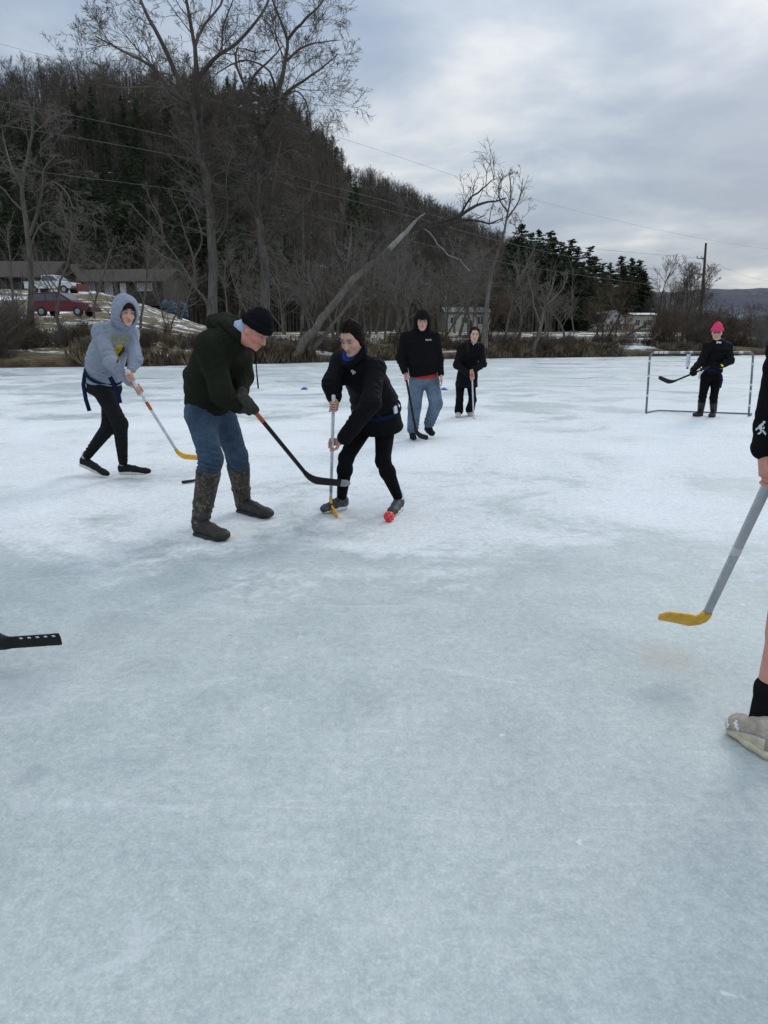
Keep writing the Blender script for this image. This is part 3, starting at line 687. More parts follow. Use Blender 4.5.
def make_conifer(seed, H=17.0, W=3.4, bare=0.34, droop=0.12, name='conifer_tree', dens=1.0, pw=.6):
    R2 = random.Random(seed); rr = np.random.RandomState(seed)
    root = thing(name, (0, 0, 0), '', '')
    tub = [([(0, 0, -.4), (0, 0, H * .3), (.05, 0, H * .6), (0, 0, H)], [.22, .17, .10, .02])]
    V = []; F = []; n = 0
    z = H * bare * .4
    while z < H - .2:
        f = z / H
        live = f > bare or R2.random() < .25
        prof = (1 - f) ** pw * (0.55 + 0.45 * min(1, (f - bare * .4) * 4 + .1)) + .05
        k = R2.randint(3, 5)
        for j in range(k):
            a = R2.uniform(0, 6.283) if j else R2.gauss(1.0 + 3.0 * math.sin(z * .7), .8); Lb = W * prof * R2.choice((R2.uniform(.35, .8), R2.uniform(.7, 1.0), R2.uniform(.9, 1.4)))
            if not live: Lb *= .5
            d = np.array([math.cos(a), math.sin(a), R2.uniform(-.05, .35) - droop])
            s = np.array([0, 0, z + R2.uniform(-.2, .2)]); e = s + d * Lb; e[2] += .12 * Lb * Lb * .3
            tub.append(([tuple(s), tuple((s + e) / 2 - np.array([0, 0, .03 * Lb])), tuple(e)], [.035, .025, .01]))
            if not live: continue
            m = int((10 + Lb * 15) * dens)
            t = rr.uniform(.15, 1.05, m)[:, None]
            c = s + (e - s) * t + rr.randn(m, 3) * np.array([.22, .22, .10]) * (0.5 + Lb * .22)
            ax = nrm(e - s); dirs = ax + rr.randn(m, 3) * .55; dirs /= np.linalg.norm(dirs, axis=1, keepdims=True)
            sd_ = np.cross(dirs, rr.randn(m, 3)); sd_ /= np.linalg.norm(sd_, axis=1, keepdims=True)
            ln = rr.uniform(.22, .45, (m, 1)); wd = rr.uniform(.05, .11, (m, 1))
            q = np.stack([c - dirs * ln * .5, c + sd_ * wd, c + dirs * ln * .5, c - sd_ * wd], 1)
            V.append(q.reshape(-1, 3)); F.append(np.arange(m * 4).reshape(-1, 4) + n); n += m * 4
        z += R2.uniform(.28, .5)
    v, f = tubes_mesh(tub, lambda r: 8 if r > .1 else 3); mk('trunk', v, f, BARK_D, root)
    mk('crown', np.concatenate(V), np.concatenate(F), NEED, root, smooth=False)
    return root
def put(proto, used, x, y, h, label, cat, group, rz=None, sc=1.0, sz=None, z=None):
    o = proto if not used.get(proto.name) else copy_tree(proto)
    used[proto.name] = True
    o.location = (x, y, float(land_z(x, y)) - .1 if z is None else z); o.rotation_euler = (0, 0, h if rz is None else rz)
    o.scale = (sc, sc, sz or sc); tag(o, label, cat, group)
    return o
used = {}
con = [make_conifer(100 + i, H=16, W=3.0 + .3 * (i % 3)) for i in range(4)]
tallcon = [make_conifer(200 + i, H=20, W=4.6, bare=.05, droop=.02, dens=2.2, pw=.75) for i in range(3)]
bare = [make_bare('woodland_tree', 'bare', 300 + i, BARK_D, TWIG_D) for i in range(5)]
spread = [make_bare('thicket_tree', kd, 400 + i, BARK_G, TWIG_G) for i, kd in enumerate(['spread', 'multi', 'whip', 'spread', 'multi', 'whip', 'spread'])]
spreadd = [make_bare('thicket_tree', 'spread', 500 + i, BARK_D, TWIG_B) for i in range(3)]
R = random.Random(5)
def at(px, Y): return u_of(px) * Y
# dense conifers on the lower slope at the left and along the cliff edge
for k in range(190):
    Y_ = R.uniform(124, 176); px = R.uniform(-60, 262 if Y_ > 140 else 300)
    if 246 < px < 280 and Y_ > 140: continue
    put(R.choice(con), used, at(px, Y_), Y_, 0, 'tall dark conifer in the dense stand on the slope behind the ranch houses', 'conifer', 'conifers on the left slope', R.uniform(0, 6.28), R.uniform(.70, 1.0) * (1 - .35 * smooth((Y_ - 145) / 40)))
for k in range(46):
    px = 236 + k * 2.75 + R.uniform(-2, 2); Y_ = R.uniform(190, 207)
    if 252 < px < 276: Y_ = R.uniform(200, 208)
    put(R.choice(con), used, at(px, Y_), Y_, 0, 'small dark conifer clinging to the steep edge of the bluff', 'conifer', 'conifers on the bluff edge', R.uniform(0, 6.28), R.uniform(.34, .5), R.uniform(.16, .30))
# bare woods on the ridge, on the slope and on the second ridge
for k in range(95):
    px = R.uniform(-40, 228); Y_ = R.uniform(196, 214)
    put(R.choice(bare), used, at(px, Y_), Y_, 0, 'bare tree standing on the left ridge against the sky', 'tree', 'bare trees on the left ridge', R.uniform(0, 6.28), R.uniform(.6, .95))
for k in range(75):
    px = R.uniform(165, 350); Y_ = R.uniform(126, 190)
    if 246 < px < 280 and Y_ > 145: continue
    put(R.choice(bare), used, at(px, Y_), Y_, 0, 'bare tree on the dark slope below the cliff', 'tree', 'bare trees on the bluff slope', R.uniform(0, 6.28), R.uniform(.6, .95))
for k in range(120):
    px = R.uniform(325, 560); Y_ = R.uniform(300, 335)
    put(R.choice(bare), used, at(px, Y_), Y_, 0, 'bare tree along the crest of the receding wooded ridge', 'tree', 'bare trees on the second ridge', R.uniform(0, 6.28), R.uniform(.50, .78))
for k in range(48):
    px = R.uniform(345, 520); Y_ = R.uniform(120, 200) if not 440 < px < 505 else R.uniform(172, 205)
    put(R.choice(con), used, at(px, Y_), Y_, 0, 'shaded conifer among bare trees below the receding ridge', 'conifer', 'conifers in the middle woods', R.uniform(0, 6.28), R.uniform(.5, .8))
# the tall pines right of the slender tree
for px, top, Y_ in [(517, 222, 165), (526, 232, 170), (534, 229, 160), (545, 231, 168), (556, 240, 172), (566, 239, 165), (573, 246, 160), (584, 245, 170), (590, 256, 283), (550, 236, 150),
                    (606, 262, 277), (616, 256, 280), (626, 258, 283), (634, 260, 280), (641, 272, 274), (598, 262, 280), (508, 240, 175), (578, 262, 150), (512, 246, 158), (522, 250, 152), (539, 252, 150), (561, 256, 156), (569, 262, 152), (586, 266, 160), (602, 272, 275), (620, 268, 262), (630, 272, 280), (638, 270, 274)]:
    x = at(px, Y_); zg = float(land_z(x, Y_)); H = (P(px, top, Y_)[2] - zg) / 20
    put(R.choice(tallcon), used, x, Y_, 0, 'tall dense dark pine in the row between the slender tree and the power pole', 'pine', 'tall pines right of centre', R.uniform(0, 6.28), H * 1.3, H)
for k in range(62):
    px = R.uniform(585, 800); Y_ = R.uniform(105, 175) if px > 657 else R.uniform(262, 300)
    put(R.choice(bare), used, at(px, Y_), Y_, 0, 'bare tree in the low wood around the power pole', 'tree', 'bare trees by the power pole', R.uniform(0, 6.28), R.uniform(.55, .80) * (.30 if px > 700 else (1.2 if px > 657 else 1.35)))
# grey twiggy trees on and behind the bank
spots = [(60, 46, .9), (8, 42, .8), (95, 52, .9), (128, 38, .55), (140, 48, .8), (168, 55, .8), (236, 50, .9), (250, 62, 1.0), (300, 46, 1.15), (318, 40, .85), (335, 52, 1.15), (352, 44, .95),
         (368, 56, 1.2), (384, 48, 1.0), (398, 42, .8), (412, 58, 1.2), (428, 50, 1.0), (444, 46, .8), (458, 60, 1.1), (470, 50, .85), (505, 56, 1.0), (520, 48, .75), (548, 62, .9), (566, 58, .8),
         (345, 70, 1.3), (375, 74, 1.3), (400, 78, 1.35), (430, 74, 1.2), (455, 80, 1.2), (480, 84, 1.1), (310, 66, 1.2), (285, 72, 1.2), (230, 76, 1.1), (180, 80, 1.0), (520, 88, 1.1), (545, 90, 1.0), (575, 84, .9)]
for i, (px, Y_, s) in enumerate(spots):
    put(spread[(i * 5) % 7], used, at(px, Y_), Y_, 0, 'grey twiggy bare tree in the tangle along the far bank', 'tree', 'twiggy trees along the bank', R.uniform(0, 6.28), s * R.uniform(.75, 1.1), s * R.uniform(.80, 1.08))
for i in range(46):
    px = R.uniform(590, 820) if i % 3 else R.uniform(330, 590); Y_ = float(shoreY(u_of(px))) + R.uniform(3, 26)
    if 572 < px < 656 and i % 4: continue
    put(spreadd[i % 3], used, at(px, Y_), Y_, 0, 'low brown bare thicket tree on the right hand bank', 'tree', 'brown thicket trees on the bank', R.uniform(0, 6.28), R.uniform(.36, .58) * (.62 if px > 700 else 1))
# shrubs: many thin stems from one root
def make_shrub(seed, mat):
    R2 = random.Random(seed); tub = []
    o = dict(maxl=2, n=[5, 4], ang=(.3, .9), len=(.4, .65), wob=.14, up=.05, rmin=.006)
    for k in range(34):
        a = R2.uniform(0, 6.28); t = R2.uniform(.05, .65)
        grow(tub, (R2.gauss(0, .14), R2.gauss(0, .14), -.1), (math.cos(a) * t, math.sin(a) * t, 1), R2.uniform(.9, 2.0), .012, 0, R2, o)
    v, f = tubes_mesh(tub, lambda r: 3); return mk('shrub', v, f, mat)
shr = [make_shrub(600 + i, [TWIG_B, TWIG_B, TWIG_D, TWIG_G][i]) for i in range(4)]
us_ = {}
def put1(p, px, Y_, s, label, group, sz=None):
    o = p if not us_.get(p.name) else p.copy()
    if us_.get(p.name): COL.objects.link(o)
    us_[p.name] = True
    x = at(px, Y_); o.location = (x, Y_, float(land_z(x, Y_)) - .05); o.rotation_euler = (0, 0, R.uniform(0, 6.28)); o.scale = (s, s, sz or s)
    tag(o, label, 'shrub', group)
for i in range(290):
    px = R.uniform(-30, 800) if i < 230 else R.choice((R.uniform(-500, -30), R.uniform(800, 1250))); d = R.choice([R.uniform(.5, 3), R.uniform(2, 9)])
    if 35 < px < 656 and d > 3.0 and R.random() < .75: continue
    Y_ = float(shoreY(u_of(px))) + d
    put1(shr[i % 4], px, Y_, R.uniform(.45, .95) * (1.3 if px < 32 or px > 656 else (.6 if px < 330 else .55)), 'leafless brown shrub in the dense brush along the edge of the ice', 'shrubs along the bank')
# trampled dead grass and fine brush covering the bank: nobody could count it
def make_brush():
    rr = np.random.RandomState(3); n = 200000
    u = rr.uniform(-1.25, 1.15, n); d = np.abs(rr.randn(n)) * 2.4 - .15; near = rr.rand(n) < .4; d[near] = rr.uniform(-.25, 1.8, near.sum()); far = rr.rand(n) < .33; d[far] = rr.uniform(.3, 26, far.sum())
    Y_ = shoreY(u) + d; X = u * Y_
    keep = (vnoise(np.stack([X, Y_, 0 * X], -1), .35, 3, 9) > -.25 + .35 * (d > 5)); X = X[keep]; Y_ = Y_[keep]; d = d[keep]; u = u[keep]; n = len(X)
    Z = land_z(X, Y_) - .03
    h = rr.uniform(.12, .5, n) * np.where(d > 5, .5, np.where(d < 1.8, np.where(u > -.1, .95, 1.5), 1.0)); w = rr.uniform(.012, .03, n)
    a = rr.uniform(0, 6.28, n); ln = rr.randn(n, 2) * .28 * h[:, None]
    s = np.stack([np.cos(a) * w, np.sin(a) * w], -1)
    b0 = np.stack([X - s[:, 0], Y_ - s[:, 1], Z], -1); b1 = np.stack([X + s[:, 0], Y_ + s[:, 1], Z], -1)
    tp = np.stack([X + ln[:, 0], Y_ + ln[:, 1], Z + h], -1); mid = (b1 + tp) / 2 + np.stack([ln[:, 1], ln[:, 0], 0 * h], -1) * .4
    v = np.stack([b0, b1, mid, tp], 1).reshape(-1, 3); f = np.arange(n * 4).reshape(-1, 4)
    m, t, b = new_mat('dead_grass'); pos = N(t, 'ShaderNodeNewGeometry').outputs['Position']
    c = RAMP(t, NOISE(t, pos, .9, 6, .75), [(.34, (.040, .026, .017)), (.48, (.10, .070, .042)), (.62, (.24, .19, .12))])
    L(t, c, b.inputs['Base Color']); b.inputs['Roughness'].default_value = .95
    mk('dead_grass', v, f, m, smooth=False)['kind'] = 'stuff'
make_brush()
# the far-off underwood of the hillsides reads as one mass of stems
def make_underwood():
    rr = np.random.RandomState(9); n = 47000
    px = rr.uniform(-120, 900, n); m2 = 9000; px[:m2] = rr.uniform(338, 540, m2); px[m2:m2 + 12000] = rr.uniform(-1250, -60, 12000); px[m2 + 12000:m2 + 15000] = rr.uniform(800, 1900, 3000); u = u_of(px)
    left = px < 340
    Y_ = np.where(left, rr.uniform(122, 212, n), rr.uniform(118, 338, n)); Y_[:m2] = rr.uniform(205, 336, m2); X = u * Y_; Z = land_z(X, Y_) - .1
    keep = ~(((px > 248) & (px < 278) & (Y_ > 150)) | ((px > 560) & (px < 657) & (Y_ < 258)) | ((px > 440) & (px < 505) & (Y_ < 172)) | ((px > 470) & (Y_ < 300) & (rr.rand(n) < .5))); X, Y_, Z, px = X[keep], Y_[keep], Z[keep], px[keep]; n = len(X)
    h = rr.uniform(3, 8.5, n) * np.where(px > 640, np.where(px > 695, .3, .65), 1) * np.where((px > 228) & (px < 360) & (Y_ > 188), .25, 1.0)
    tubs_v = []; tubs_f = []; off = 0
    th = np.array([0, 2.09, 4.19])
    def stick(p0, p1, r0, r1):
        nonlocal off
        ring = np.stack([np.cos(th), np.sin(th), 0 * th], -1)
        a = p0[:, None] + ring[None] * r0[:, None, None]; b = p1[:, None] + ring[None] * r1[:, None, None]
        v = np.concatenate([a, b], 1).reshape(-1, 3); m = len(p0); base = np.arange(m)[:, None, None] * 6
        q = np.array([[0, 1, 4, 3], [1, 2, 5, 4], [2, 0, 3, 5]])[None]
        tubs_v.append(v); tubs_f.append((base + q).reshape(-1, 4) + off); off += len(v)
    p0 = np.stack([X, Y_, Z], -1); p1 = p0 + np.stack([rr.randn(n) * .25, rr.randn(n) * .25, h], -1)
    stick(p0, p1, rr.uniform(.05, .11, n), np.full(n, .02))
    for k in range(6):
        f = rr.uniform(.35, .95, n)[:, None]; s = p0 + (p1 - p0) * f; a = rr.uniform(0, 6.28, n); l = h * rr.uniform(.16, .34, n)
        stick(s, s + np.stack([np.cos(a) * l * .7, np.sin(a) * l * .7, l * .75], -1), np.full(n, .03), np.full(n, .012))
    mk('underwood', np.concatenate(tubs_v), np.concatenate(tubs_f), TWIG_D)['kind'] = 'stuff'
make_underwood()

# ---- the rock outcrop on the bluff
def rock():
    m, t, b = new_mat('sandstone'); co = N(t, 'ShaderNodeTexCoord').outputs['Object']
    mp_ = N(t, 'ShaderNodeMapping'); L(t, co, mp_.inputs[0]); mp_.inputs['Scale'].default_value = (.25, .25, 2.2)
    L(t, RAMP(t, NOISE(t, mp_.outputs[0], .9, 6, .7), [(.3, (.10, .085, .06)), (.5, (.30, .25, .18)), (.7, (.46, .40, .31))]), b.inputs['Base Color'])
    b.inputs['Roughness'].default_value = .95
    c = P(263, 125, 180); mb = MB(); n, k = 22, 14
    v = []
    for j in range(k + 1):
        for i in range(n):
            a = 6.283 * i / n; f = j / k
            r = 3.7 * (1 - .45 * f ** 2) * (1 + .10 * math.sin(j * 2.1) + .13 * math.sin(3 * a + j * .4) + .1 * math.sin(7 * a + 1))
            v.append((c[0] + r * math.cos(a), c[1] + 1.5 + r * 1.1 * math.sin(a), c[2] - 7 + f * 10.5))
    f_ = [(j * n + i, j * n + (i + 1) % n, (j + 1) * n + (i + 1) % n, (j + 1) * n + i) for j in range(k) for i in range(n)] + [tuple(k * n + i for i in range(n))]
    o = mk('rock_outcrop', v, f_, m, smooth=False); tag(o, 'tan layered sandstone outcrop near the top of the bluff', 'rock')
rock()
# ------------------------------------------------------------------ houses
SIDING_D = plain('dark_siding', (.045, .038, .032), .85, .3, 3)
BRICK_T = plain('tan_brick', (.24, .19, .125), .9, .25, 12)
SHING = plain('brown_shingles', (.052, .040, .032), .95, .3, 6, bump=.4, bscale=20)
SHING_G = plain('grey_shingles', (.16, .16, .165), .95, .3, 6)
WHITE = plain('white_paint', (.62, .62, .60), .6, .08, 5)
CREAM = plain('cream_siding', (.50, .47, .36), .7, .12, 5)
GLASS = plain('window_glass', (.05, .06, .07), .12, .2, 3, spec=.8)
CURT = plain('pale_curtain', (.40, .43, .47), .8, .2, 5)
FENCE = plain('brown_fence', (.20, .13, .08), .9, .3, 5)
RED_P = plain('dull_red_paint', (.16, .02, .018), .5, .3, 3)
BLUE_T = plain('blue_tarp', (.020, .040, .075), .6, .5, 3, bump=.5, bscale=6)
def gable_house(name, c, size, hgt, roof_h, yaw, label, wall, roof, windows, door=None, chimney=None, eave=.6, axis='x', base=None, garage=None, gable_mat=None):
    """c: ground centre of the front face; size (width along face, depth)"""
    W, D = size; c = np.array(c, float); ca, sa = math.cos(yaw), math.sin(yaw)
    ex = np.array([ca, sa, 0]); ey = np.array([-sa, ca, 0]); ez = np.array([0, 0, 1.])
    root = thing(name, c, label, 'house')
    def Wp(a, b, z): return c + ex * a + ey * b + ez * z
    mb = MB(); z0 = -1.2
    pts = [(-W / 2, 0), (W / 2, 0), (W / 2, D), (-W / 2, D)]
    v = [Wp(a, b, z0) for a, b in pts] + [Wp(a, b, hgt) for a, b in pts]
    f = [(0, 1, 5, 4), (1, 2, 6, 5), (2, 3, 7, 6), (3, 0, 4, 7)]
    if axis == 'x': v += [Wp(-W / 2, D / 2, hgt + roof_h * .98), Wp(W / 2, D / 2, hgt + roof_h * .98)]; f += [(5, 6, 9), (7, 4, 8)]
    else: v += [Wp(0, 0, hgt + roof_h * .98), Wp(0, D, hgt + roof_h * .98)]; f += [(4, 5, 8), (6, 7, 9)]
    mb.add(v, f); mb.build('wall', wall, root)
    mb = MB(); th = .16
    if axis == 'x':
        for s in (-1, 1):
            y0 = -eave if s < 0 else D + eave; ze = hgt - roof_h * eave / (D / 2)
            a = [Wp(-W / 2 - eave, y0, ze + .02), Wp(W / 2 + eave, y0, ze + .02), Wp(W / 2 + eave, D / 2, hgt + roof_h + .02), Wp(-W / 2 - eave, D / 2, hgt + roof_h + .02)]
            mb.prism(a, ez * 0, ez * th)
    else:
        for s in (-1, 1):
            x0 = s * (W / 2 + eave); ze = hgt - roof_h * eave / (W / 2)
            a = [Wp(x0, -eave, ze + .02), Wp(x0, D + eave, ze + .02), Wp(0, D + eave, hgt + roof_h + .02), Wp(0, -eave, hgt + roof_h + .02)]
            mb.prism(a, ez * 0, ez * th)
    rf = mb.build('roof', roof, root)
    if chimney:
        mb = MB(); mb.box(Wp(chimney[0], chimney[1], hgt + roof_h + .1), (.9, .7, 1.6), yaw); mb.build('chimney', BRICK_T, rf)
    for (wx, wz, ww, wh, gm) in windows:
        mb = MB(); fr = .09
        mb.box(Wp(wx, -.03, wz + wh / 2 + fr / 2), (ww + 2 * fr, .08, fr), yaw); mb.box(Wp(wx, -.03, wz - wh / 2 - fr / 2), (ww + 2 * fr, .08, fr), yaw)
        mb.box(Wp(wx - ww / 2 - fr / 2, -.03, wz), (fr, .08, wh), yaw); mb.box(Wp(wx + ww / 2 + fr / 2, -.03, wz), (fr, .08, wh), yaw)
        if ww > 1.2: mb.box(Wp(wx, -.032, wz), (.06, .07, wh), yaw)
        w = mb.build('window', WHITE, root)
        mb = MB(); mb.box(Wp(wx, -.012, wz), (ww, .02, wh), yaw); mb.build('pane', gm, w)
    if door:
        mb = MB(); mb.box(Wp(door, -.03, 1.05), (.95, .07, 2.1), yaw); dd = mb.build('door', WHITE if wall is SIDING_D else SIDING_D, root)
        mb = MB(); mb.sphere(Wp(door + .35, -.1, 1.0), .05, 8, 6); mb.build('handle', BRICK_T, dd)
    if garage:
        gx, gw = garage; mb = MB(); mb.box(Wp(gx, -.04, 1.15), (gw, .06, 2.3), yaw)
        for q in (.6, 1.15, 1.7): mb.box(Wp(gx, -.08, q), (gw, .03, .05), yaw)
        mb.build('garage_door', gable_mat or BRICK_T, root)
    return root
c = P(113, 299, 108); c[2] = 6.1
gable_house('ranch_house', c, (16, 8), 2.5, 1.7, -.12, 'long dark ranch house with brown roof right of the pickup truck', SIDING_D, SHING,
            [(-3.4, 1.35, 1.1, 1.7, CURT), (-1.9, 1.35, 1.5, 1.7, GLASS), (-.4, 1.35, .9, 1.7, CURT), (5.2, 1.5, 2.2, 1.0, CURT)], door=1.8, chimney=(-7.4, 3.2), eave=.9, garage=(-7, 3.0))
c = P(8, 297, 100); c[2] = 6.0
gable_house('ranch_house', c, (11.5, 9), 2.7, 2.1, .06, 'brown roofed low house at the left edge above the pickup truck', SIDING_D, SHING, [(-3, 1.5, 1.6, 1.2, GLASS), (4, 1.4, 1.4, 1.1, GLASS)], door=0, eave=.9)
for (px, py, Y_, W_, D_, h_, rh, yaw, lab, wl, rf, ax, wins) in [
    (468, 333, 150, 9.5, 8, 3.6, 1.0, .1, 'pale house half hidden by twigs behind the girl in the black coat', CREAM, SHING_G, 'x', [(-3.2, 2, 1.3, 1.2, GLASS), (-.8, 2, 1.3, 1.2, GLASS), (2.6, 2, 1.6, 1.6, GLASS)]),
    (581, 328, 240, 9, 8, 3.2, 2.3, .1, 'weathered grey house left of the gabled cream house', SHING_G, SHING, 'x', [(-2.5, 1.6, 1.2, 1.2, GLASS), (1.5, 1.6, 1.2, 1.2, GLASS)]),
    (600, 327, 250, 7, 8, 3.3, 2.2, 0, 'small tan house adjoining the gabled cream house', CREAM, SHING_G, 'x', [(-1.6, 1.6, 1.2, 1.3, GLASS), (1.4, 1.6, 1.2, 1.3, GLASS)]),
    (615, 327, 244, 6.4, 9, 3.4, 2.4, 0, 'cream house with a white front gable beyond the field', WHITE, SHING_G, 'y', [(-1.4, 1.6, 1.0, 1.4, GLASS), (1.2, 1.6, 1.0, 1.4, GLASS), (0, 4.0, .8, .8, GLASS)]),
    (644, 326, 230, 7.5, 7, 4.2, .5, 0, 'small pale house with a flat white roof behind the fallen tree', CREAM, WHITE, 'x', [(-2.2, 1.8, 1.4, 1.8, GLASS), (1.8, 1.8, 1.4, 1.8, GLASS)])]:
    c = P(px, py, Y_); c[2] = float(land_z(c[0], c[1])) + .4
    gable_house('house', c, (W_, D_), h_, rh, yaw, lab, wl, rf, wins, door=.3, axis=ax, eave=.4)
# brown board fence before the far houses
def fence():
    a = P(606, 330, 215); b = P(634, 330, 210); root = thing('board_fence', (a[0], a[1], float(land_z(a[0], a[1]))), 'brown board fence in front of the gabled cream house', 'fence')
    n = 12; mb = MB()
    for i in range(n):
        q = a + (b - a) * (i + .5) / n; mb.box((q[0], q[1], float(land_z(q[0], q[1])) + .9), (abs(b[0] - a[0]) / n - .02, .06, 1.9), math.atan2(b[1] - a[1], b[0] - a[0]))
    mb.build('boards', FENCE, root)
    for i in range(5):
        q = a + (b - a) * i / 4; mb = MB(); mb.box((q[0], q[1] - .08, float(land_z(q[0], q[1])) + 1.0), (.14, .1, 2.1)); mb.build('post', FENCE, root)
fence()

# ------------------------------------------------------------------ power pole and wires
STEEL = plain('wire_metal', (.16, .16, .16), .6, .1, 2)
POLE = plain('tarred_pole', (.045, .028, .020), .9, .4, 2)
YP = 100.0
pt = P(706, 243, YP); pb = P(699.5, 334, YP); pb[2] = float(land_z(pb[0], pb[1])) - .3
root = thing('power_pole', pb + (0, 0, .3), 'tall leaning brown utility pole with two side arms above the goalkeeper', 'power pole')
mb = MB(); mb.tube([pb, (pb + pt) / 2, pt], [.24, .2, .14], 10); mb.build('pole', POLE, root, True)
ends = []
for (px, py, ex, ey) in [(703.5, 258.5, 697, 258.3), (702, 274.3, 695.5, 273.6)]:
    a, b = P(px, py, YP), P(ex, ey, YP - .2)
    mb = MB(); mb.tube([a, b], [.07, .05], 6); am = mb.build('crossarm', POLE, root)
    mb = MB(); mb.tube([b + (0, 0, .02), b + (0, 0, .32)], [.08, .06], 8); mb.build('insulator', STEEL, am); ends.append(b + (0, 0, .32))
def wire(pts, label, r=.015):
    """pts: (px, py, Y) along the span"""
    ys = [p[2] for p in pts]; q = [P(*p) for p in pts]
    q = resample(q, 40, random.Random(1), 0)
    mb = MB(); mb.tube([tuple(a) for a in q], [r] * len(q), 5); o = mb.build('power_line', STEEL, smooth=True); tag(o, label, 'cable')
def wy(px, xa=699.0, ya=100.0, xb=0.0, yb=52.0):
    return 1 / (1 / ya + (1 / yb - 1 / ya) * (xa - px) / (xa - xb))
wire([(x, y, wy(x)) for x, y in [(-160, 74), (0, 101), (192, 142), (290, 175), (384, 200.5), (440, 217), (574, 246), (697, 258)]], 'upper cable from the pole arm crossing the hillside')
wire([(x, y, wy(x)) for x, y in [(-160, 104), (0, 125), (192, 159), (300, 187), (410, 216), (500, 241), (600, 262), (695, 273.3)]], 'middle cable crossing the hillside to the lower pole arm')
wire([(x, y, wy(x) + 4) for x, y in [(-160, 146), (0, 167), (192, 192), (310, 215), (420, 243), (500, 262), (600, 278), (694, 290)]], 'lowest cable sagging across the dark conifers')
wire([(x, y, wy(x) + 12) for x, y in [(-160, 5), (0, 44), (130, 78), (260, 113), (384, 152), (500, 190), (640, 226), (768, 249), (900, 262)]], 'topmost thin cable running across the open sky', .011)
wire([(x, y, 100 + (x - 700) * .3) for x, y in [(701, 258), (730, 270), (768, 281), (860, 295)]], 'thin cable running right from the pole toward the far hill', .013)

# ------------------------------------------------------------------ vehicles
TYRE = plain('tyre_rubber', (.02, .02, .02), .8, .2, 6); RIM = plain('alloy_rim', (.35, .35, .36), .35, .1, 5, metal=.6)
CARW = plain('white_car_paint', (.66, .68, .70), .35, .06, 2); CARR = plain('dark_red_car_paint', (.12, .010, .016), .3, .15, 2); CARD = plain('dark_trim', (.03, .03, .032), .6, .2, 4)
LAMP = plain('headlight_glass', (.55, .55, .5), .15, .1, 4)
def vehicle(name, c, yaw, body, cab, width, wheels, paint, label, cat, windows, bed=None, wr=.36):
    c = np.array(c, float); ex = np.array([math.cos(yaw), math.sin(yaw), 0]); ey = np.array([-math.sin(yaw), math.cos(yaw), 0]); ez = np.array([0, 0, 1.])
    root = thing(name, c, label, cat); w = width / 2
    Wp = lambda a, b, z: c + ex * a + ey * b + ez * z
    mb = MB()
    n = len(body)   # lower body with rounded flanks
    secs = [(-w + .0, .90), (-w - .04 + .04, 1.0), (w, 1.0)]
    def ring(y, k): 
        cx = sum(p[0] for p in body) / n; cz = sum(p[1] for p in body) / n
        return [Wp(cx + (a - cx) * k, y, cz + (z - cz) * (k * .5 + .5)) for a, z in body]
    ys = [(-w, .965), (-w + .10, 1.0), (w - .10, 1.0), (w, .965)]
    v = [p for y, k in ys for p in ring(y, k)]
    f = [(j * n + i, (j + 1) * n + i, (j + 1) * n + (i + 1) % n, j * n + (i + 1) % n) for j in range(3) for i in range(n)] + [tuple(range(n)), tuple(3 * n + i for i in range(n - 1, -1, -1))]
    mb.add(v, f)
    m = len(cab)
    v = [Wp(a, -w + .06 + .16 * (z - cab[0][1]), z) for a, z in cab] + [Wp(a, w - .06 - .16 * (z - cab[0][1]), z) for a, z in cab]
    mb.add(v, [tuple(range(m)), tuple(range(2 * m - 1, m - 1, -1))] + [(i, m + i, m + (i + 1) % m, (i + 1) % m) for i in range(m)])
    mb.build('body', paint, root)
    for q in windows:
        for s in (-1, 1):
            mb = MB(); o = [Wp(a, s * (w - .06 - .16 * (z - cab[0][1]) + .006), z) for a, z in q]; mb.prism(o, ey * 0, ey * s * .012); mb.build('window', GLASS, root)
    fx = cab[-2] ; gx = cab[-1]
    for (p, q) in ((cab[2], cab[3]), (cab[1], cab[0])):
        d = nrm([q[1] - p[1], -(q[0] - p[0])]) if p is cab[2] else nrm([-(q[1] - p[1]), (q[0] - p[0])]);
        if d[1] < 0: d = -d
        off = ex * d[0] * .015 + ez * d[1] * .015; o = []
        for t_, s_ in ((.1, -1), (.1, 1), (.88, 1), (.88, -1)):
            a = p[0] + (q[0] - p[0]) * t_; z = p[1] + (q[1] - p[1]) * t_; o.append(Wp(a, s_ * (w - .12 - .16 * (z - cab[0][1])), z) + off)
        mb = MB(); mb.prism(o, off * 0, off * .5); mb.build('windscreen', GLASS, root)
    for wx in wheels:
        for s in (-1, 1):
            mb = MB(); mb.tube([Wp(wx, s * (w - .20), wr), Wp(wx, s * (w + .03), wr)], [wr, wr], 20); wl = mb.build('wheel', TYRE, root)
            mb = MB(); mb.tube([Wp(wx, s * (w + .02), wr), Wp(wx, s * (w + .045), wr)], [wr * .6, wr * .55], 14); mb.build('rim', RIM, wl)
    xf = max(a for a, z in body)
    for s in (-1, 1):
        mb = MB(); mb.box(Wp(xf - .03, s * (w - .28), .78), (.10, .34, .16), yaw); mb.build('headlight', LAMP, root)
    mb = MB(); mb.box(Wp(xf + .01, 0, .45), (.12, width * .92, .22), yaw); mb.build('bumper', CARD, root)
    return root
c = P(67, 319, 55); c[2] = float(land_z(c[0], 55)) + .02
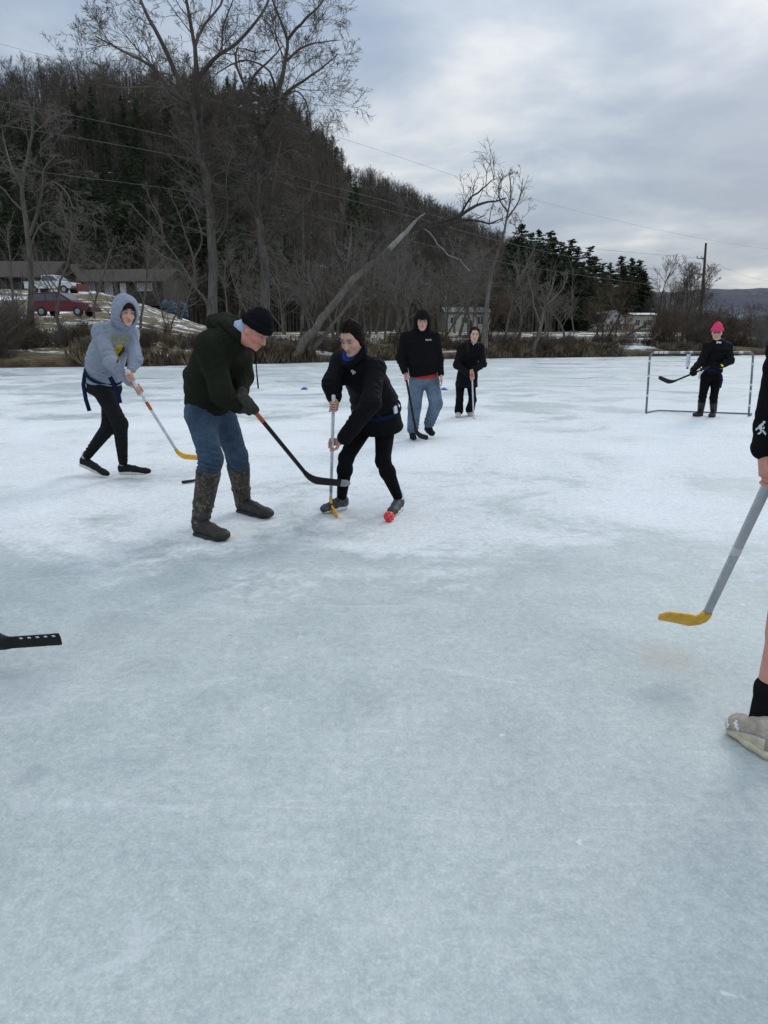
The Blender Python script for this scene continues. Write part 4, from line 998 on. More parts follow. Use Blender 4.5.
suv = vehicle('parked_suv', c, -.10, [(-2.3, .38), (2.25, .38), (2.38, .62), (2.30, .92), (1.15, 1.08), (.95, 1.10), (-2.28, 1.12), (-2.38, .7)],
        [(-2.2, 1.1), (-2.02, 1.74), (-.05, 1.76), (1.05, 1.1)], 1.86, (-1.45, 1.45), CARR, 'dark red SUV parked on the bank behind the brush at left', 'suv',
        [[(-2.0, 1.16), (-1.92, 1.62), (-1.12, 1.64), (-1.08, 1.16)], [(-1.0, 1.16), (-1.02, 1.64), (-.28, 1.64), (-.16, 1.16)], [(-.06, 1.16), (-.14, 1.64), (.02, 1.63), (.72, 1.16)]])
mb = MB()
for s in (-1, 1):
    mb.tube([c + (-1.9, s * .7, 1.84), c + (-.2, s * .7, 1.86)], [.025, .025], 6)
mb.build('roof_rack', CARD, suv)
c = P(55, 293.5, 75); c[2] = float(land_z(c[0], 75)) + .02
trk = vehicle('pickup_truck', c, -.14, [(-2.8, .55), (2.45, .55), (2.60, .8), (2.52, 1.12), (1.25, 1.22), (-.9, 1.25), (-2.8, 1.25)],
        [(-.85, 1.22), (-.78, 1.86), (.55, 1.86), (1.35, 1.22)], 1.95, (-1.75, 1.65), CARW, 'white pickup truck with a snowplough parked in front of the houses', 'pickup truck',
        [[(-.72, 1.28), (-.68, 1.76), (-.12, 1.76), (-.08, 1.28)], [(.02, 1.28), (0, 1.76), (.5, 1.76), (1.08, 1.28)]], wr=.42)
mb = MB(); mb.box(c + (3.15, -.4, .62), (.16, 2.1, .75), -.14); mb.box(c + (2.8, -.4, .5), (.6, .5, .12), -.14); mb.build('plough_blade', RED_P, trk)
# covered boat or machine under a blue tarp beside the house, and a red trailer box
def lump(name, c, size, mat, label, cat, seed):
    v = []; n, m = 18, 10; rr = random.Random(seed); ph = [rr.uniform(0, 6) for _ in range(6)]
    for j in range(m + 1):
        for i in range(n):
            a = 6.283 * i / n; th = math.pi * j / m * .62
            k = 1 + .12 * math.sin(2 * a + ph[0]) + .09 * math.sin(5 * a + ph[1] + j) + .06 * math.sin(3 * j + ph[2])
            v.append((c[0] + size[0] / 2 * k * math.sin(th) ** .6 * math.cos(a), c[1] + size[1] / 2 * k * math.sin(th) ** .6 * math.sin(a), c[2] + size[2] * (math.cos(th) * .72 + .28) * (1 + .1 * math.sin(a * 2 + ph[3]))))
    f = [(j * n + i, (j + 1) * n + i, (j + 1) * n + (i + 1) % n, j * n + (i + 1) % n) for j in range(m) for i in range(n)]
    o = mk(name, v, f, mat, smooth=False); tag(o, label, cat); return o
c = P(168, 299, 100); c[2] = float(land_z(c[0], 100))
lump('covered_boat', c, (2.2, 1.8, 1.7), BLUE_T, 'blue tarpaulin covered heap at the right end of the long ranch house', 'covered boat', 2)
c = P(181, 297, 104); c[2] = float(land_z(c[0], 104))
lump('covered_machine', c, (1.9, 1.6, 2.3), BLUE_T, 'second blue covered shape right of the tarpaulin heap', 'covered machine', 5)
# ------------------------------------------------------------------ sculpting: smooth-blended solids meshed with surface nets
class Solid:
    def __init__(s): s.p = []
    def cone(s, a, b, ra, rb, k=.02, sub=False):
        a = np.array(a, float); b = np.array(b, float)
        m = max(ra, rb); s.p.append(('c', (a, b, ra, rb), np.minimum(a, b) - m, np.maximum(a, b) + m, k, sub)); return s
    def econe(s, a, b, A, B, side, k=.03, cap=.5, sub=False):
        """elliptic cone: A, B = (half width along side, half depth) at each end"""
        a = np.array(a, float); b = np.array(b, float); d = nrm(b - a)
        sd_ = np.array(side, float); sd_ = nrm(sd_ - d * np.dot(sd_, d)); nn_ = np.cross(d, sd_)
        m = max(*A, *B); s.p.append(('e', (a, b, A, B, sd_, nn_, d, cap), np.minimum(a, b) - m, np.maximum(a, b) + m, k, sub)); return s
    def ell(s, c, r, fr=None, k=.02, sub=False):
        c = np.array(c, float); fr = np.eye(3) if fr is None else np.array(fr, float); m = max(r)
        s.p.append(('o', (c, r, fr), c - m, c + m, k, sub)); return s
    def box(s, c, r, fr, rnd=.01, k=.01, sub=False):
        c = np.array(c, float); m = math.sqrt(sum(q * q for q in r)) + rnd
        s.p.append(('b', (c, r, np.array(fr, float), rnd), c - m, c + m, k, sub)); return s
    def chain(s, pts, rad, k=.01):
        for i in range(len(pts) - 1): s.cone(pts[i], pts[i + 1], rad[i], rad[i + 1], k)
        return s
    @staticmethod
    def dist(kind, q, X, Y, Z):
        if kind == 'c':
            a, b, ra, rb = q; d = b - a; l2 = max(d @ d, 1e-9)
            x, y, z = X - a[0], Y - a[1], Z - a[2]
            t = np.clip((x * d[0] + y * d[1] + z * d[2]) / l2, 0, 1)
            return np.sqrt((x - t * d[0]) ** 2 + (y - t * d[1]) ** 2 + (z - t * d[2]) ** 2) - (ra + (rb - ra) * t)
        if kind == 'e':
            a, b, A, B, sd_, nn_, d, cap = q; Ln = np.linalg.norm(b - a)
            x, y, z = X - a[0], Y - a[1], Z - a[2]
            h = x * d[0] + y * d[1] + z * d[2]; t = np.clip(h / Ln, 0, 1); e = h - t * Ln
            ra = A[0] + (B[0] - A[0]) * t; rb = A[1] + (B[1] - A[1]) * t; mn = np.minimum(ra, rb)
            u = (x * sd_[0] + y * sd_[1] + z * sd_[2]) / ra; v = (x * nn_[0] + y * nn_[1] + z * nn_[2]) / rb; w = e / (mn * cap)
            return (np.sqrt(u * u + v * v + w * w) - 1) * mn
        if kind == 'o':
            c, r, fr = q; x, y, z = X - c[0], Y - c[1], Z - c[2]
            u, v, w = [(x * f[0] + y * f[1] + z * f[2]) / rr for f, rr in zip(fr, r)]
            return (np.sqrt(u * u + v * v + w * w) - 1) * min(r)
        if kind == 'b':
            c, r, fr, rnd = q; x, y, z = X - c[0], Y - c[1], Z - c[2]
            g = [np.abs(x * f[0] + y * f[1] + z * f[2]) - rr + rnd for f, rr in zip(fr, r)]
            return np.sqrt(sum(np.maximum(t, 0) ** 2 for t in g)) + np.minimum(np.maximum(np.maximum(g[0], g[1]), g[2]), 0) - rnd
    def mesh(s, h, disp=None):
        pos = [q for q in s.p if not q[5]]
        lo = np.min([q[2] for q in pos], 0) - 3 * h - .02; hi = np.max([q[3] for q in pos], 0) + 3 * h + .02
        n = np.ceil((hi - lo) / h).astype(int) + 1
        ax = [lo[i] + h * np.arange(n[i]) for i in range(3)]
        F = np.full(n, .3, dtype=np.float32)
        for kind, q, l, hh, k, sub in s.p:
            i0 = np.maximum(0, np.floor((l - k - 4 * h - lo) / h).astype(int)); i1 = np.minimum(n, np.ceil((hh + k + 4 * h - lo) / h).astype(int) + 1)
            if np.any(i1 <= i0): continue
            sl_ = tuple(slice(i0[i], i1[i]) for i in range(3))
            X = ax[0][sl_[0]][:, None, None]; Y = ax[1][sl_[1]][None, :, None]; Z = ax[2][sl_[2]][None, None, :]
            d = s.dist(kind, q, X, Y, Z).astype(np.float32); f = F[sl_]
            if sub:
                d = -d; g = np.maximum(k - np.abs(f - d), 0) / k; F[sl_] = np.maximum(f, d) + g * g * k * .25
            else:
                g = np.maximum(k - np.abs(f - d), 0) / k; F[sl_] = np.minimum(f, d) - g * g * k * .25
        if disp is not None:
            I = np.nonzero(np.abs(F) < 3.2 * h + .012)
            pts = np.stack([ax[i][I[i]] for i in range(3)], -1); F[I] += disp(pts).astype(np.float32)
        S = F < 0
        c8 = S[:-1, :-1, :-1].astype(np.int8)
        tot = np.zeros_like(c8)
        for dx_ in (0, 1):
            for dy_ in (0, 1):
                for dz_ in (0, 1): tot += S[dx_:n[0] - 1 + dx_, dy_:n[1] - 1 + dy_, dz_:n[2] - 1 + dz_]
        C = np.stack(np.nonzero((tot > 0) & (tot < 8)), -1)
        idm = np.full(tot.shape, -1, dtype=np.int64); idm[C[:, 0], C[:, 1], C[:, 2]] = np.arange(len(C))
        cor = np.array([(a, b, c) for a in (0, 1) for b in (0, 1) for c in (0, 1)])
        val = np.stack([F[C[:, 0] + o[0], C[:, 1] + o[1], C[:, 2] + o[2]] for o in cor], -1)
        acc = np.zeros((len(C), 3)); cnt = np.zeros(len(C))
        for i in range(8):
            for j in range(i + 1, 8):
                if np.abs(cor[i] - cor[j]).sum() != 1: continue
                a, b = val[:, i], val[:, j]; m = (a < 0) != (b < 0)
                t = np.where(m, a / np.where(m, a - b, 1), 0)
                acc += np.where(m[:, None], cor[i] + t[:, None] * (cor[j] - cor[i]), 0); cnt += m
        V = (C + acc / np.maximum(cnt, 1)[:, None]) * h + lo
        Fs = []
        for axis in range(3):
            A = [slice(None)] * 3; B = [slice(None)] * 3; A[axis] = slice(0, -1); B[axis] = slice(1, None)
            s0 = S[tuple(A)]; s1 = S[tuple(B)]; E = np.stack(np.nonzero(s0 != s1), -1)
            o1, o2 = [(1, 2), (2, 0), (0, 1)][axis]
            ok = (E[:, o1] > 0) & (E[:, o2] > 0) & (E[:, o1] < n[o1] - 1) & (E[:, o2] < n[o2] - 1); E = E[ok]
            def cell(a, b):
                q = E.copy(); q[:, o1] -= a; q[:, o2] -= b; return idm[q[:, 0], q[:, 1], q[:, 2]]
            quad = np.stack([cell(1, 1), cell(0, 1), cell(0, 0), cell(1, 0)], -1)
            inside = s0[E[:, 0], E[:, 1], E[:, 2]]
            quad[~inside] = quad[~inside][:, ::-1]; Fs.append(quad)
        Fq = np.concatenate(Fs); Fq = Fq[(Fq >= 0).all(1)]
        return V, Fq
def folds(lst, base=.0, bscale=14., seed=1):
    """cloth relief: lst of (centre, direction, spread, wave length, height)"""
    def f(p):
        d = np.zeros(len(p))
        if base: d += base * vnoise(p, bscale, 3, seed)
        for c, dr, sp, wl, am in lst:
            q = p - np.array(c); dr_ = nrm(dr)
            g = np.exp(-(q ** 2).sum(1) / (2 * sp * sp))
            w = vnoise(p, 6.0, 3, seed + 3) * 3.2
            d += am * 1.25 * g * (np.sin((q @ dr_) * 6.283 / wl + w) * (.45 + .55 * np.sin(w * 1.7 + 1)))
        return d
    return f
def shoulders(S, J, r0=.075, r1=.068, k=.05):
    for w in 'RL': S.cone(lerp(J['chest'], J['neck'], .75), J['sh' + w], r0, r1, k)
def lerp(a, b, t): return np.asarray(a, float) + (np.asarray(b, float) - np.asarray(a, float)) * t

SKC = np.array([.56, .33, .25]); LIPC = np.array([.40, .13, .12])
class Fig:
    """a person: joints in world space, then body, clothes and head from them"""
    def __init__(s, name_loc, label, J, f, s_side, head_c, head_f, head_u, g=1.0, h=.006, tone=1.0, group=None, flush=0.35):
        s.root = thing('person', name_loc, label, 'person', group); s.J = J
        for k_ in list(J): J[k_] = np.array(J[k_], float)
        s.f = nrm(f); s.side = nrm(s_side); s.hc = np.array(head_c, float)
        s.hf = nrm(head_f); u = np.array(head_u, float); s.hu = nrm(u - s.hf * (u @ s.hf)); s.hr = np.cross(s.hf, s.hu)
        s.g = g; s.h = h; s.grips = []; s.tone = tone; s.flush = flush
        J = s.J
        for a, b in (('shR', 'elR'), ('elR', 'haR'), ('shL', 'elL'), ('elL', 'haL'), ('hipR', 'knR'), ('knR', 'anR'), ('hipL', 'knL'), ('knL', 'anL'), ('pel', 'neck')):
            if a in J and b in J: print(label[:24], a, b, round(float(np.linalg.norm(J[a] - J[b])), 3))
    def H(s, r, f, u): return s.hc + s.hr * r + s.hf * f + s.hu * u
    def hand(s, S, who, axis=None, flip=1, rad=.017, infl=0.0):
        """five-fingered hand closed on a shaft (axis) at J[ha]; relaxed hand without axis"""
        J = s.J; c = J['ha' + who]; el = J['el' + who]; k = .004; g = s.g
        if axis is not None:
            a = nrm(axis); w = el - c; de = nrm(w); w = nrm(w - a * (w @ a)); n = np.cross(a, w) * flip
            wr = c + nrm(w + .9 * de) * .085 + n * .012
            kn = c + n * (rad + .015) - w * .006
            S.econe(wr, lerp(wr, kn, .92), (.024 * g + infl, .017 * g + infl), (.040 * g + infl, .015 * g + infl), a, .012)
            for i, (off, rr, ln) in enumerate(((-.033, .0078, .90), (-.011, .0088, 1.0), (.011, .009, 1.05), (.033, .0088, .98))):
                q = rad + rr; o = a * off * g
                p0 = kn + o; p1 = c + o - w * (q + .006) * ln + n * q * .6; p2 = c + o - w * q * .85 - n * q * .55; p3 = c + o + w * .004 - n * (q + .001)
                S.chain([p0, p1, p2, p3], [rr * g * 1.1 + infl, rr * g + infl, rr * g * .92 + infl, rr * g * .82 + infl], k)
            q = rad + .010
            S.chain([wr - w * .012 + a * .016, c + w * .038 + a * .034 + n * .006, c + w * .018 + a * .046 - n * q * .7, c - w * .004 + a * .05 - n * q], [.0135 * g + infl, .0125 * g + infl, .0105 * g + infl, .009 * g + infl], .008)
        else:
            d = nrm(c - el + np.array([0, 0, -.12])); n = nrm(np.cross(d, s.f)) ; wdir = np.cross(n, d)
            wr = c - d * .05; kn = c + d * .04
            S.econe(wr, kn, (.024 * g, .016 * g), (.040 * g, .015 * g), wdir, .012)
            inn = -n if (s.J['pel'] - c) @ n < 0 else n
            for off, rr, ln in ((-.030, .0078, .8), (-.010, .0088, 1.0), (.011, .009, 1.08), (.031, .0088, 1.0)):
                p0 = kn + wdir * off * g; p1 = p0 + d * .034 * ln + inn * .006; p2 = p1 + d * .022 * ln + inn * .014; p3 = p2 + d * .010 + inn * .016
                S.chain([p0, p1, p2, p3], [rr * 1.1, rr, rr * .9, rr * .8], k)
            th = wdir if wdir @ s.f > 0 else -wdir
            S.chain([wr + th * .016, c + th * .044 + inn * .012, c + th * .050 + d * .03 + inn * .02, c + th * .044 + d * .052 + inn * .026], [.0135, .0125, .0105, .009], .008)
        s.J['wr' + who] = wr; return wr
    def body(s, hands=(('R', None, 1), ('L', None, 1)), legs=True, feet=None):
        S = Solid(); J = s.J; g = s.g; sd_ = s.side
        for who, ax, fl in hands:
            wr = s.hand(S, who, ax, fl)
            S.cone(J['sh' + who], J['el' + who], .050 * g, .040 * g, .02); S.cone(J['el' + who], wr, .041 * g, .025 * g, .015)
        S.econe(J['pel'], J['mid'], (.155 * g, .105 * g), (.135 * g, .09 * g), sd_, .04)
        S.econe(J['mid'], J['chest'], (.135 * g, .09 * g), (.165 * g, .105 * g), sd_, .04)
        S.cone(J['shR'], J['shL'], .055 * g, .055 * g, .05); S.cone(J['chest'], J['neck'], .08 * g, .055 * g, .05)
        if legs:
            for w in 'RL':
                S.cone(J['hip' + w], J['kn' + w], .080 * g, .054 * g, .03); S.cone(J['kn' + w], J['an' + w], .052 * g, .034 * g, .02)
                c0 = lerp(J['kn' + w], J['an' + w], .3); S.cone(c0, lerp(J['kn' + w], J['an' + w], .5), .057 * g, .046 * g, .02)
                if 'toe' + w in J:
                    lo = J['an' + w] - (0, 0, .055); S.cone(J['an' + w], lo, .030 * g, .028 * g, .02); S.cone(lo, lerp(lo, J['toe' + w], .6), .026, .018, .02)
        H = s.H; fr = (s.hr, s.hf, s.hu)
        S.cone(J['neck'], H(0, -.02, -.075), .056 * g, .054 * g, .03)
        S.ell(H(0, -.012, .035), (.074, .096, .086), fr, .02)           # cranium
        S.ell(H(0, .012, -.028), (.064, .074, .082), fr, .03)           # face
        S.ell(H(0, .034, -.080), (.040, .046, .034), fr, .025)          # jaw
        S.ell(H(0, .066, -.098), (.020, .020, .016), fr, .015)          # chin
        for q in (-1, 1):
            S.ell(H(q * .034, .056, -.028), (.026, .026, .022), fr, .018)     # cheek
            S.ell(H(q * .030, .090, .014), (.020, .014, .012), fr, .012, sub=True)   # eye socket
            S.ell(H(q * .074, -.012, -.012), (.009, .020, .032), fr, .006)     # ear
            S.ell(H(q * .029, .079, .030), (.024, .010, .008), fr, .010)       # brow
        S.chain([H(0, .082, .016), H(0, .098, -.012), H(0, .108, -.026)], [.009, .011, .0135], .008)  # nose
        for q in (-1, 1): S.ell(H(q * .012, .096, -.030), (.009, .011, .008), fr, .006)
        S.ell(H(0, .086, -.058), (.024, .012, .008), fr, .006); S.ell(H(0, .083, -.071), (.021, .012, .009), fr, .006)
        S.ell(H(0, .100, -.064), (.018, .008, .0022), fr, .004, sub=True)
        V, F = S.mesh(s.h)
        q = V - s.hc; lr, lf, lu = q @ s.hr, q @ s.hf, q @ s.hu
        col = np.tile(SKC * np.array(s.tone), (len(V), 1)) * (1 + .09 * vnoise(V, 30, 3, 2))[:, None]
        def blend(m, c, amt):
            col[:] = col * (1 - (m * amt)[:, None]) + np.array(c) * (m * amt)[:, None]
        G_ = lambda r, f, u, sr, sf, su: np.exp(-(((np.abs(lr) - r) / sr) ** 2 + ((lf - f) / sf) ** 2 + ((lu - u) / su) ** 2))
        blend(G_(.042, .06, -.03, .028, .05, .026), (.56, .20, .16), s.flush * 1.3); blend(G_(0, .11, -.025, .016, .03, .02), (.55, .20, .16), s.flush)
        blend(np.clip(1.5 * G_(0, .10, -.064, .024, .03, .0105), 0, 1), LIPC, .85)
        blend(np.clip(1.7 * G_(.031, .092, .036, .019, .03, .0055), 0, 1), (.035, .022, .016), .85)
        blend(np.clip(1.4 * G_(.031, .084, .014, .019, .03, .011), 0, 1), (.22, .12, .10), .6)
        hb = np.zeros(len(V))
        for w in 'RL':
            if 'ha' + w in J: hb = np.maximum(hb, np.exp(-((V - J['ha' + w]) ** 2).sum(1) / .004))
        blend(hb, (.52, .20, .16), s.flush)
        s.bodyobj = mk('body', V, F, SKIN, s.root, cols=np.clip(col, 0, 1))
        for q in (-1, 1):
            mb = MB(); mb.sphere(H(q * .030, .0735, .012), .0118, 14, 10, (s.hr, s.hu, s.hf))
            v = np.array(mb.v); lf = (v - s.hc) @ nrm(s.hf * 1.0 + s.hu * -.15); c = np.tile([.36, .33, .31], (len(v), 1)); c[lf > .0735 + .0068] = (.06, .035, .02)
            mk('eye', mb.v, mb.f, EYE, s.root, cols=c)
        return s
    def garment(s, name, S, mat, fold=None, h=None, parent=None):
        V, F = S.mesh(h or s.h, fold); o = mk(name, V, F, mat, parent or s.root); o_v = V; s.last = (V, F); return o
EYE = None
def eye_mat():
    m, t, b = new_mat('eye'); a = N(t, 'ShaderNodeAttribute'); a.attribute_name = 'col'
    L(t, a.outputs['Color'], b.inputs['Base Color']); b.inputs['Roughness'].default_value = .15; return m
EYE = eye_mat()
def print_patch(name, VF, c, right, up, nrm_dir, size, rows, cmap, parent, off=.003):
    """a thin print lying on a garment: rows is a small bitmap, cmap maps characters to materials"""
    V, F = VF; bv = BVHTree.FromPolygons([tuple(v) for v in V], [tuple(int(i) for i in f) for f in F])
    right = nrm(right); up = nrm(up); nd = nrm(nrm_dir); c = np.array(c, float); nr, nc = len(rows), len(rows[0])
    cache = {}
    def pt(i, j):
        if (i, j) not in cache:
            p = c + right * ((i / nc - .5) * size[0]) + up * ((.5 - j / nr) * size[1])
            h = bv.ray_cast(Vector(p + nd * .35), Vector(-nd), .8); cache[i, j] = None if h[0] is None else np.array(h[0]) + nd * off
        return cache[i, j]
    for ch, (nm, mat) in cmap.items():
        mb = MB()
        for j in range(nr):
            for i in range(nc):
                if rows[j][i] == ch:
                    q = [pt(i, j), pt(i, j + 1), pt(i + 1, j + 1), pt(i + 1, j)]
                    if all(a is not None for a in q): mb.add(q, [(0, 1, 2, 3)])
        if mb.v: mb.build(nm, mat, parent)
# ---- shoes
def shoe(parent, heel, toe, who_an, mat, sole_mat, L_=None, lace=None, up=(0, 0, 1), w=.046, h=.005, sock=None, kind='shoe', collar=.085, hs=1.0, st=1.0):
    """heel, toe: points on the sole's underside"""
    heel = np.array(heel, float); toe = np.array(toe, float); d = nrm(toe - heel); Ln = L_ or np.linalg.norm(toe - heel)
    u = np.array(up, float); u = nrm(u - d * (u @ d)); s_ = np.cross(d, u); B = lambda a, b, c: heel + d * a + s_ * b + u * c
    S = Solid()
    S.ell(B(.045, 0, .052 * hs), (.048, w * .78, .045 * hs), (d, s_, u), .02)
    S.cone(B(.075, 0, .085 * hs), B(Ln * .60, 0, .045 * hs), .034 * hs, .028 * hs, .03)
    S.econe(B(.05, 0, .055 * hs), B(Ln * .5, 0, .045 * hs), (w * .74, .045 * hs), (w * .80, .042 * hs), s_, .03)
    S.econe(B(Ln * .5, 0, .045 * hs), B(Ln * .80, 0, .036 * hs), (w * .82, .042 * hs), (w * .98, .032 * hs), s_, .03)
    S.ell(B(Ln * .82, 0, .036 * hs), (Ln * .17, w * .98, .034 * hs), (d, s_, u), .02)
    an = np.array(who_an, float)
    S.econe(B(.055, 0, .06), lerp(B(.055, 0, .06), an, min(1, (collar - .04) / max(.02, np.linalg.norm(an - B(.055, 0, .06))))), (w * .76, .048), (w * .82, .050), s_, .03, cap=.2)
    V, F = S.mesh(h, folds([(B(Ln * .62, 0, .06), d, .03, .022, .003)]))
    keep = (V - heel) @ u > .010; V = np.where(((V - heel) @ u < .012)[:, None], V + u * (.012 - ((V - heel) @ u))[:, None], V)
    sh = mk(kind, V, F, mat, parent)
    S = Solid(); 
    S.econe(B(.042, 0, .014 * st), B(Ln * .5, 0, .014 * st), (w * .90, .020 * st), (w * .88, .018 * st), s_, .02, cap=1.6 / st)
    S.econe(B(Ln * .5, 0, .014 * st), B(Ln * .78, 0, .014 * st), (w * .88, .018 * st), (w * 1.06, .017 * st), s_, .02, cap=2.6 / st)
    V, F = S.mesh(h); t = (V - heel) @ u; V = V - u * np.minimum(t, 0)[:, None]
    so = mk('sole', V, F, sole_mat, sh)
    if lace is not None:
        mb = MB()
        for i in range(4):
            a = Ln * (.36 + .075 * i); z = (.105 - .010 * i) * hs; mb.tube([B(a, -.024, z - .016), B(a + .006, 0, z), B(a, .024, z - .016)], [.0045] * 3, 5)
        mb.build('laces', lace, sh, True)
    if sock is not None:
        mb = Solid(); mb.cone(B(.06, 0, .075), an, .044, .041, .01); mb.cone(an, an + u * .045, .041, .040, .01); V, F = mb.mesh(h); mk('sock', V, F, sock, parent)
    return sh
def sleeve(S, a, e, w, ra, re, rw, k=.03, cuff=None):
    S.cone(a, e, ra, re, k); S.cone(e, w, re, rw, k * .7)
def blade_sweep(pts, hh, tt, nrm_dir, mat, name, parent, n=10):
    """loft of rounded rectangles: hh half heights in the stick's plane, tt half thicknesses"""
    pts = [np.array(p, float) for p in pts]; nd = nrm(nrm_dir); m = len(pts); v = []
    for i in range(m):
        t = nrm(pts[min(i + 1, m - 1)] - pts[max(i - 1, 0)]); n_ = nrm(nd - t * (nd @ t)); b = np.cross(n_, t)
        for k in range(n):
            a = 6.2832 * (k + .5) / n; ca, sa = math.cos(a), math.sin(a); e = .45
            v.append(pts[i] + b * hh[i] * math.copysign(abs(ca) ** e, ca) + n_ * tt[i] * math.copysign(abs(sa) ** e, sa))
    f = [(i * n + k, i * n + (k + 1) % n, (i + 1) * n + (k + 1) % n, (i + 1) * n + k) for i in range(m - 1) for k in range(n)] + [tuple(range(n - 1, -1, -1)), tuple((m - 1) * n + k for k in range(n))]
    return mk(name, v, f, mat, parent)
def stick(label, top, heel, toe, shaft_mat, blade_mat, group=None, bh=.036, tape=None, label_mat=None, lp=(.55, .66), tip=None, sw=.0155, st=.011, drop=None, bow=0.0):
    """hockey stick from butt end to heel, blade running to the toe"""
    top = np.array(top, float); heel = np.array(heel, float); toe = np.array(toe, float)
    sdir = nrm(heel - top); bdir = nrm(toe - heel); nd = nrm(np.cross(sdir, bdir)); Lb = np.linalg.norm(toe - heel)
    root = thing('hockey_stick', heel, label, 'hockey stick', group)
    c0 = heel - sdir * .09
    blade_sweep([top, lerp(top, c0, .33), lerp(top, c0, .66), c0], [sw * .92, sw, sw, sw], [st] * 4, nd, shaft_mat, 'shaft', root)
    if tip is not False:
        blade_sweep([top - sdir * .012, top + sdir * .10], [sw * 1.12, sw * 1.12], [st * 1.18] * 2, nd, tip or BLACKP, 'grip', root)
    if label_mat:
        blade_sweep([lerp(top, c0, lp[0]), lerp(top, c0, lp[1])], [sw * 1.04] * 2, [st * 1.05] * 2, nd, label_mat, 'sticker', root)
    pts = []; hh = []; tt = []
    for i in range(15):
        t = i / 14
        if t < .3: q = t / .3; p = (1 - q) ** 2 * (heel - sdir * .10) + 2 * q * (1 - q) * (heel - sdir * .015) + q * q * (heel + bdir * .06); h_ = sw * 1.12 + (bh - sw) * q
        else: q = (t - .3) / .7; p = heel + bdir * (.06 + (Lb - .06) * q) + nd * bow * q * q - sdir * .012 * q * q; h_ = bh * (1 - .10 * q) if q < .85 else bh * .9 * math.sqrt(max(.03, 1 - ((q - .85) / .155) ** 2))
        pts.append(p); hh.append(h_); tt.append(max(.0055, st * 1.15 * (1 - t * .5)))
    b = blade_sweep(pts, hh, tt, nd, blade_mat, 'blade', root)
    if tape is not None: blade_sweep(pts[11:], [x * 1.03 for x in hh[11:]], [x * 1.15 for x in tt[11:]], nd, tape, 'tape', b)
    return root
BLACKP = plain('black_plastic', (.011, .011, .012), .55, .3, 12, spec=.25); WHITEP = plain('white_shaft', (.60, .61, .63), .45, .18, 14); YELP = plain('yellow_plastic', (.74, .40, .02), .5, .28, 30)
GREYT = plain('worn_grey_tape', (.28, .29, .30), .8, .2, 30); SILV = plain('silver_shaft', (.44, .45, .48), .4, .15, 16, metal=.2); ORNG = plain('orange_marking', (.40, .09, .02), .5, .3, 20)
# ------------------------------------------------------------------ cloth and shoe materials
def hair_mat(name, lo, hi):
    m, t, b = new_mat(name); co = N(t, 'ShaderNodeTexCoord').outputs['Object']
    mp_ = N(t, 'ShaderNodeMapping'); L(t, co, mp_.inputs[0]); mp_.inputs['Scale'].default_value = (1, .25, .3)
    n = NOISE(t, mp_.outputs[0], 190, 4, .6, .5); L(t, RAMP(t, n, [(.4, lo), (.66, hi)]), b.inputs['Base Color'])
    b.inputs['Roughness'].default_value = .6; b.inputs['Specular IOR Level'].default_value = .08; return m
GREYH = fabric('heather_grey_fleece', (.265, .295, .36), .14)
NAVY = fabric('navy_webbing', (.012, .018, .050)); BLACKF = fabric('black_fleece', (.0085, .0085, .0095), .25); BLACKN = fabric('black_nylon', (.0085, .0085, .010), .3, .7)
GREENH = fabric('dark_green_fleece', (.017, .0195, .013), .25); KNIT = fabric('black_knit', (.008, .008, .010), .3)
JEANB = denim('blue_jeans', (.024, .042, .075), (.072, .115, .175)); JEANL = denim('light_blue_jeans', (.060, .100, .155), (.17, .235, .315))
CHARP = fabric('charcoal_jogger', (.014, .015, .016), .25); LEG = fabric('black_leggings', (.0065, .0065, .0075), .2, .8)
SOCKG = fabric('grey_sock', (.32, .34, .37)); SOCKW = fabric('white_sock', (.66, .67, .70)); SOCKB = fabric('black_sock', (.010, .010, .011))
BLUEC = fabric('royal_blue_lining', (.020, .045, .24)); SHIRTB = fabric('pale_blue_shirt', (.42, .50, .66)); REDS = fabric('red_shirt', (.50, .035, .03))
PINK = fabric('pink_knit', (.72, .065, .16), .15); HAIRB = hair_mat('dark_brown_hair', (.005, .0035, .003), (.016, .010, .008)); HAIRM = hair_mat('brown_hair', (.010, .006, .004), (.034, .019, .012))
SHOEK = plain('black_shoe_mesh', (.010, .010, .012), .8, .3, 30, spec=.2); SOLEW = plain('off_white_sole', (.52, .51, .47), .7, .12, 20); SOLEK = plain('black_sole', (.02, .02, .02), .8, .2, 20)
SHOEG = plain('grey_black_runner', (.045, .048, .055), .6, .8, 26); SOLEG = plain('light_grey_sole', (.70, .70, .68), .7, .15, 20); SHOEC = plain('cream_shoe', (.52, .47, .38), .7, .15, 20)
SHOET = plain('taupe_shoe_mesh', (.40, .345, .28), .8, .22, 40, bump=.4, bscale=300); SOLEC = plain('cream_midsole', (.60, .53, .38), .6, .18, 24)
GLOVE = fabric('olive_grey_glove', (.050, .052, .042), .35); YELB = plain('yellow_band', (.75, .70, .05), .6, .1, 10)
PRY = plain('yellow_print', (.60, .40, .02), .8, .15, 60); PRK = plain('dark_print', (.03, .03, .03), .8, .2, 60); PRW = plain('white_print', (.70, .70, .72), .7, .05, 60); PRT = plain('faded_print', (.36, .33, .14), .8, .25, 80)
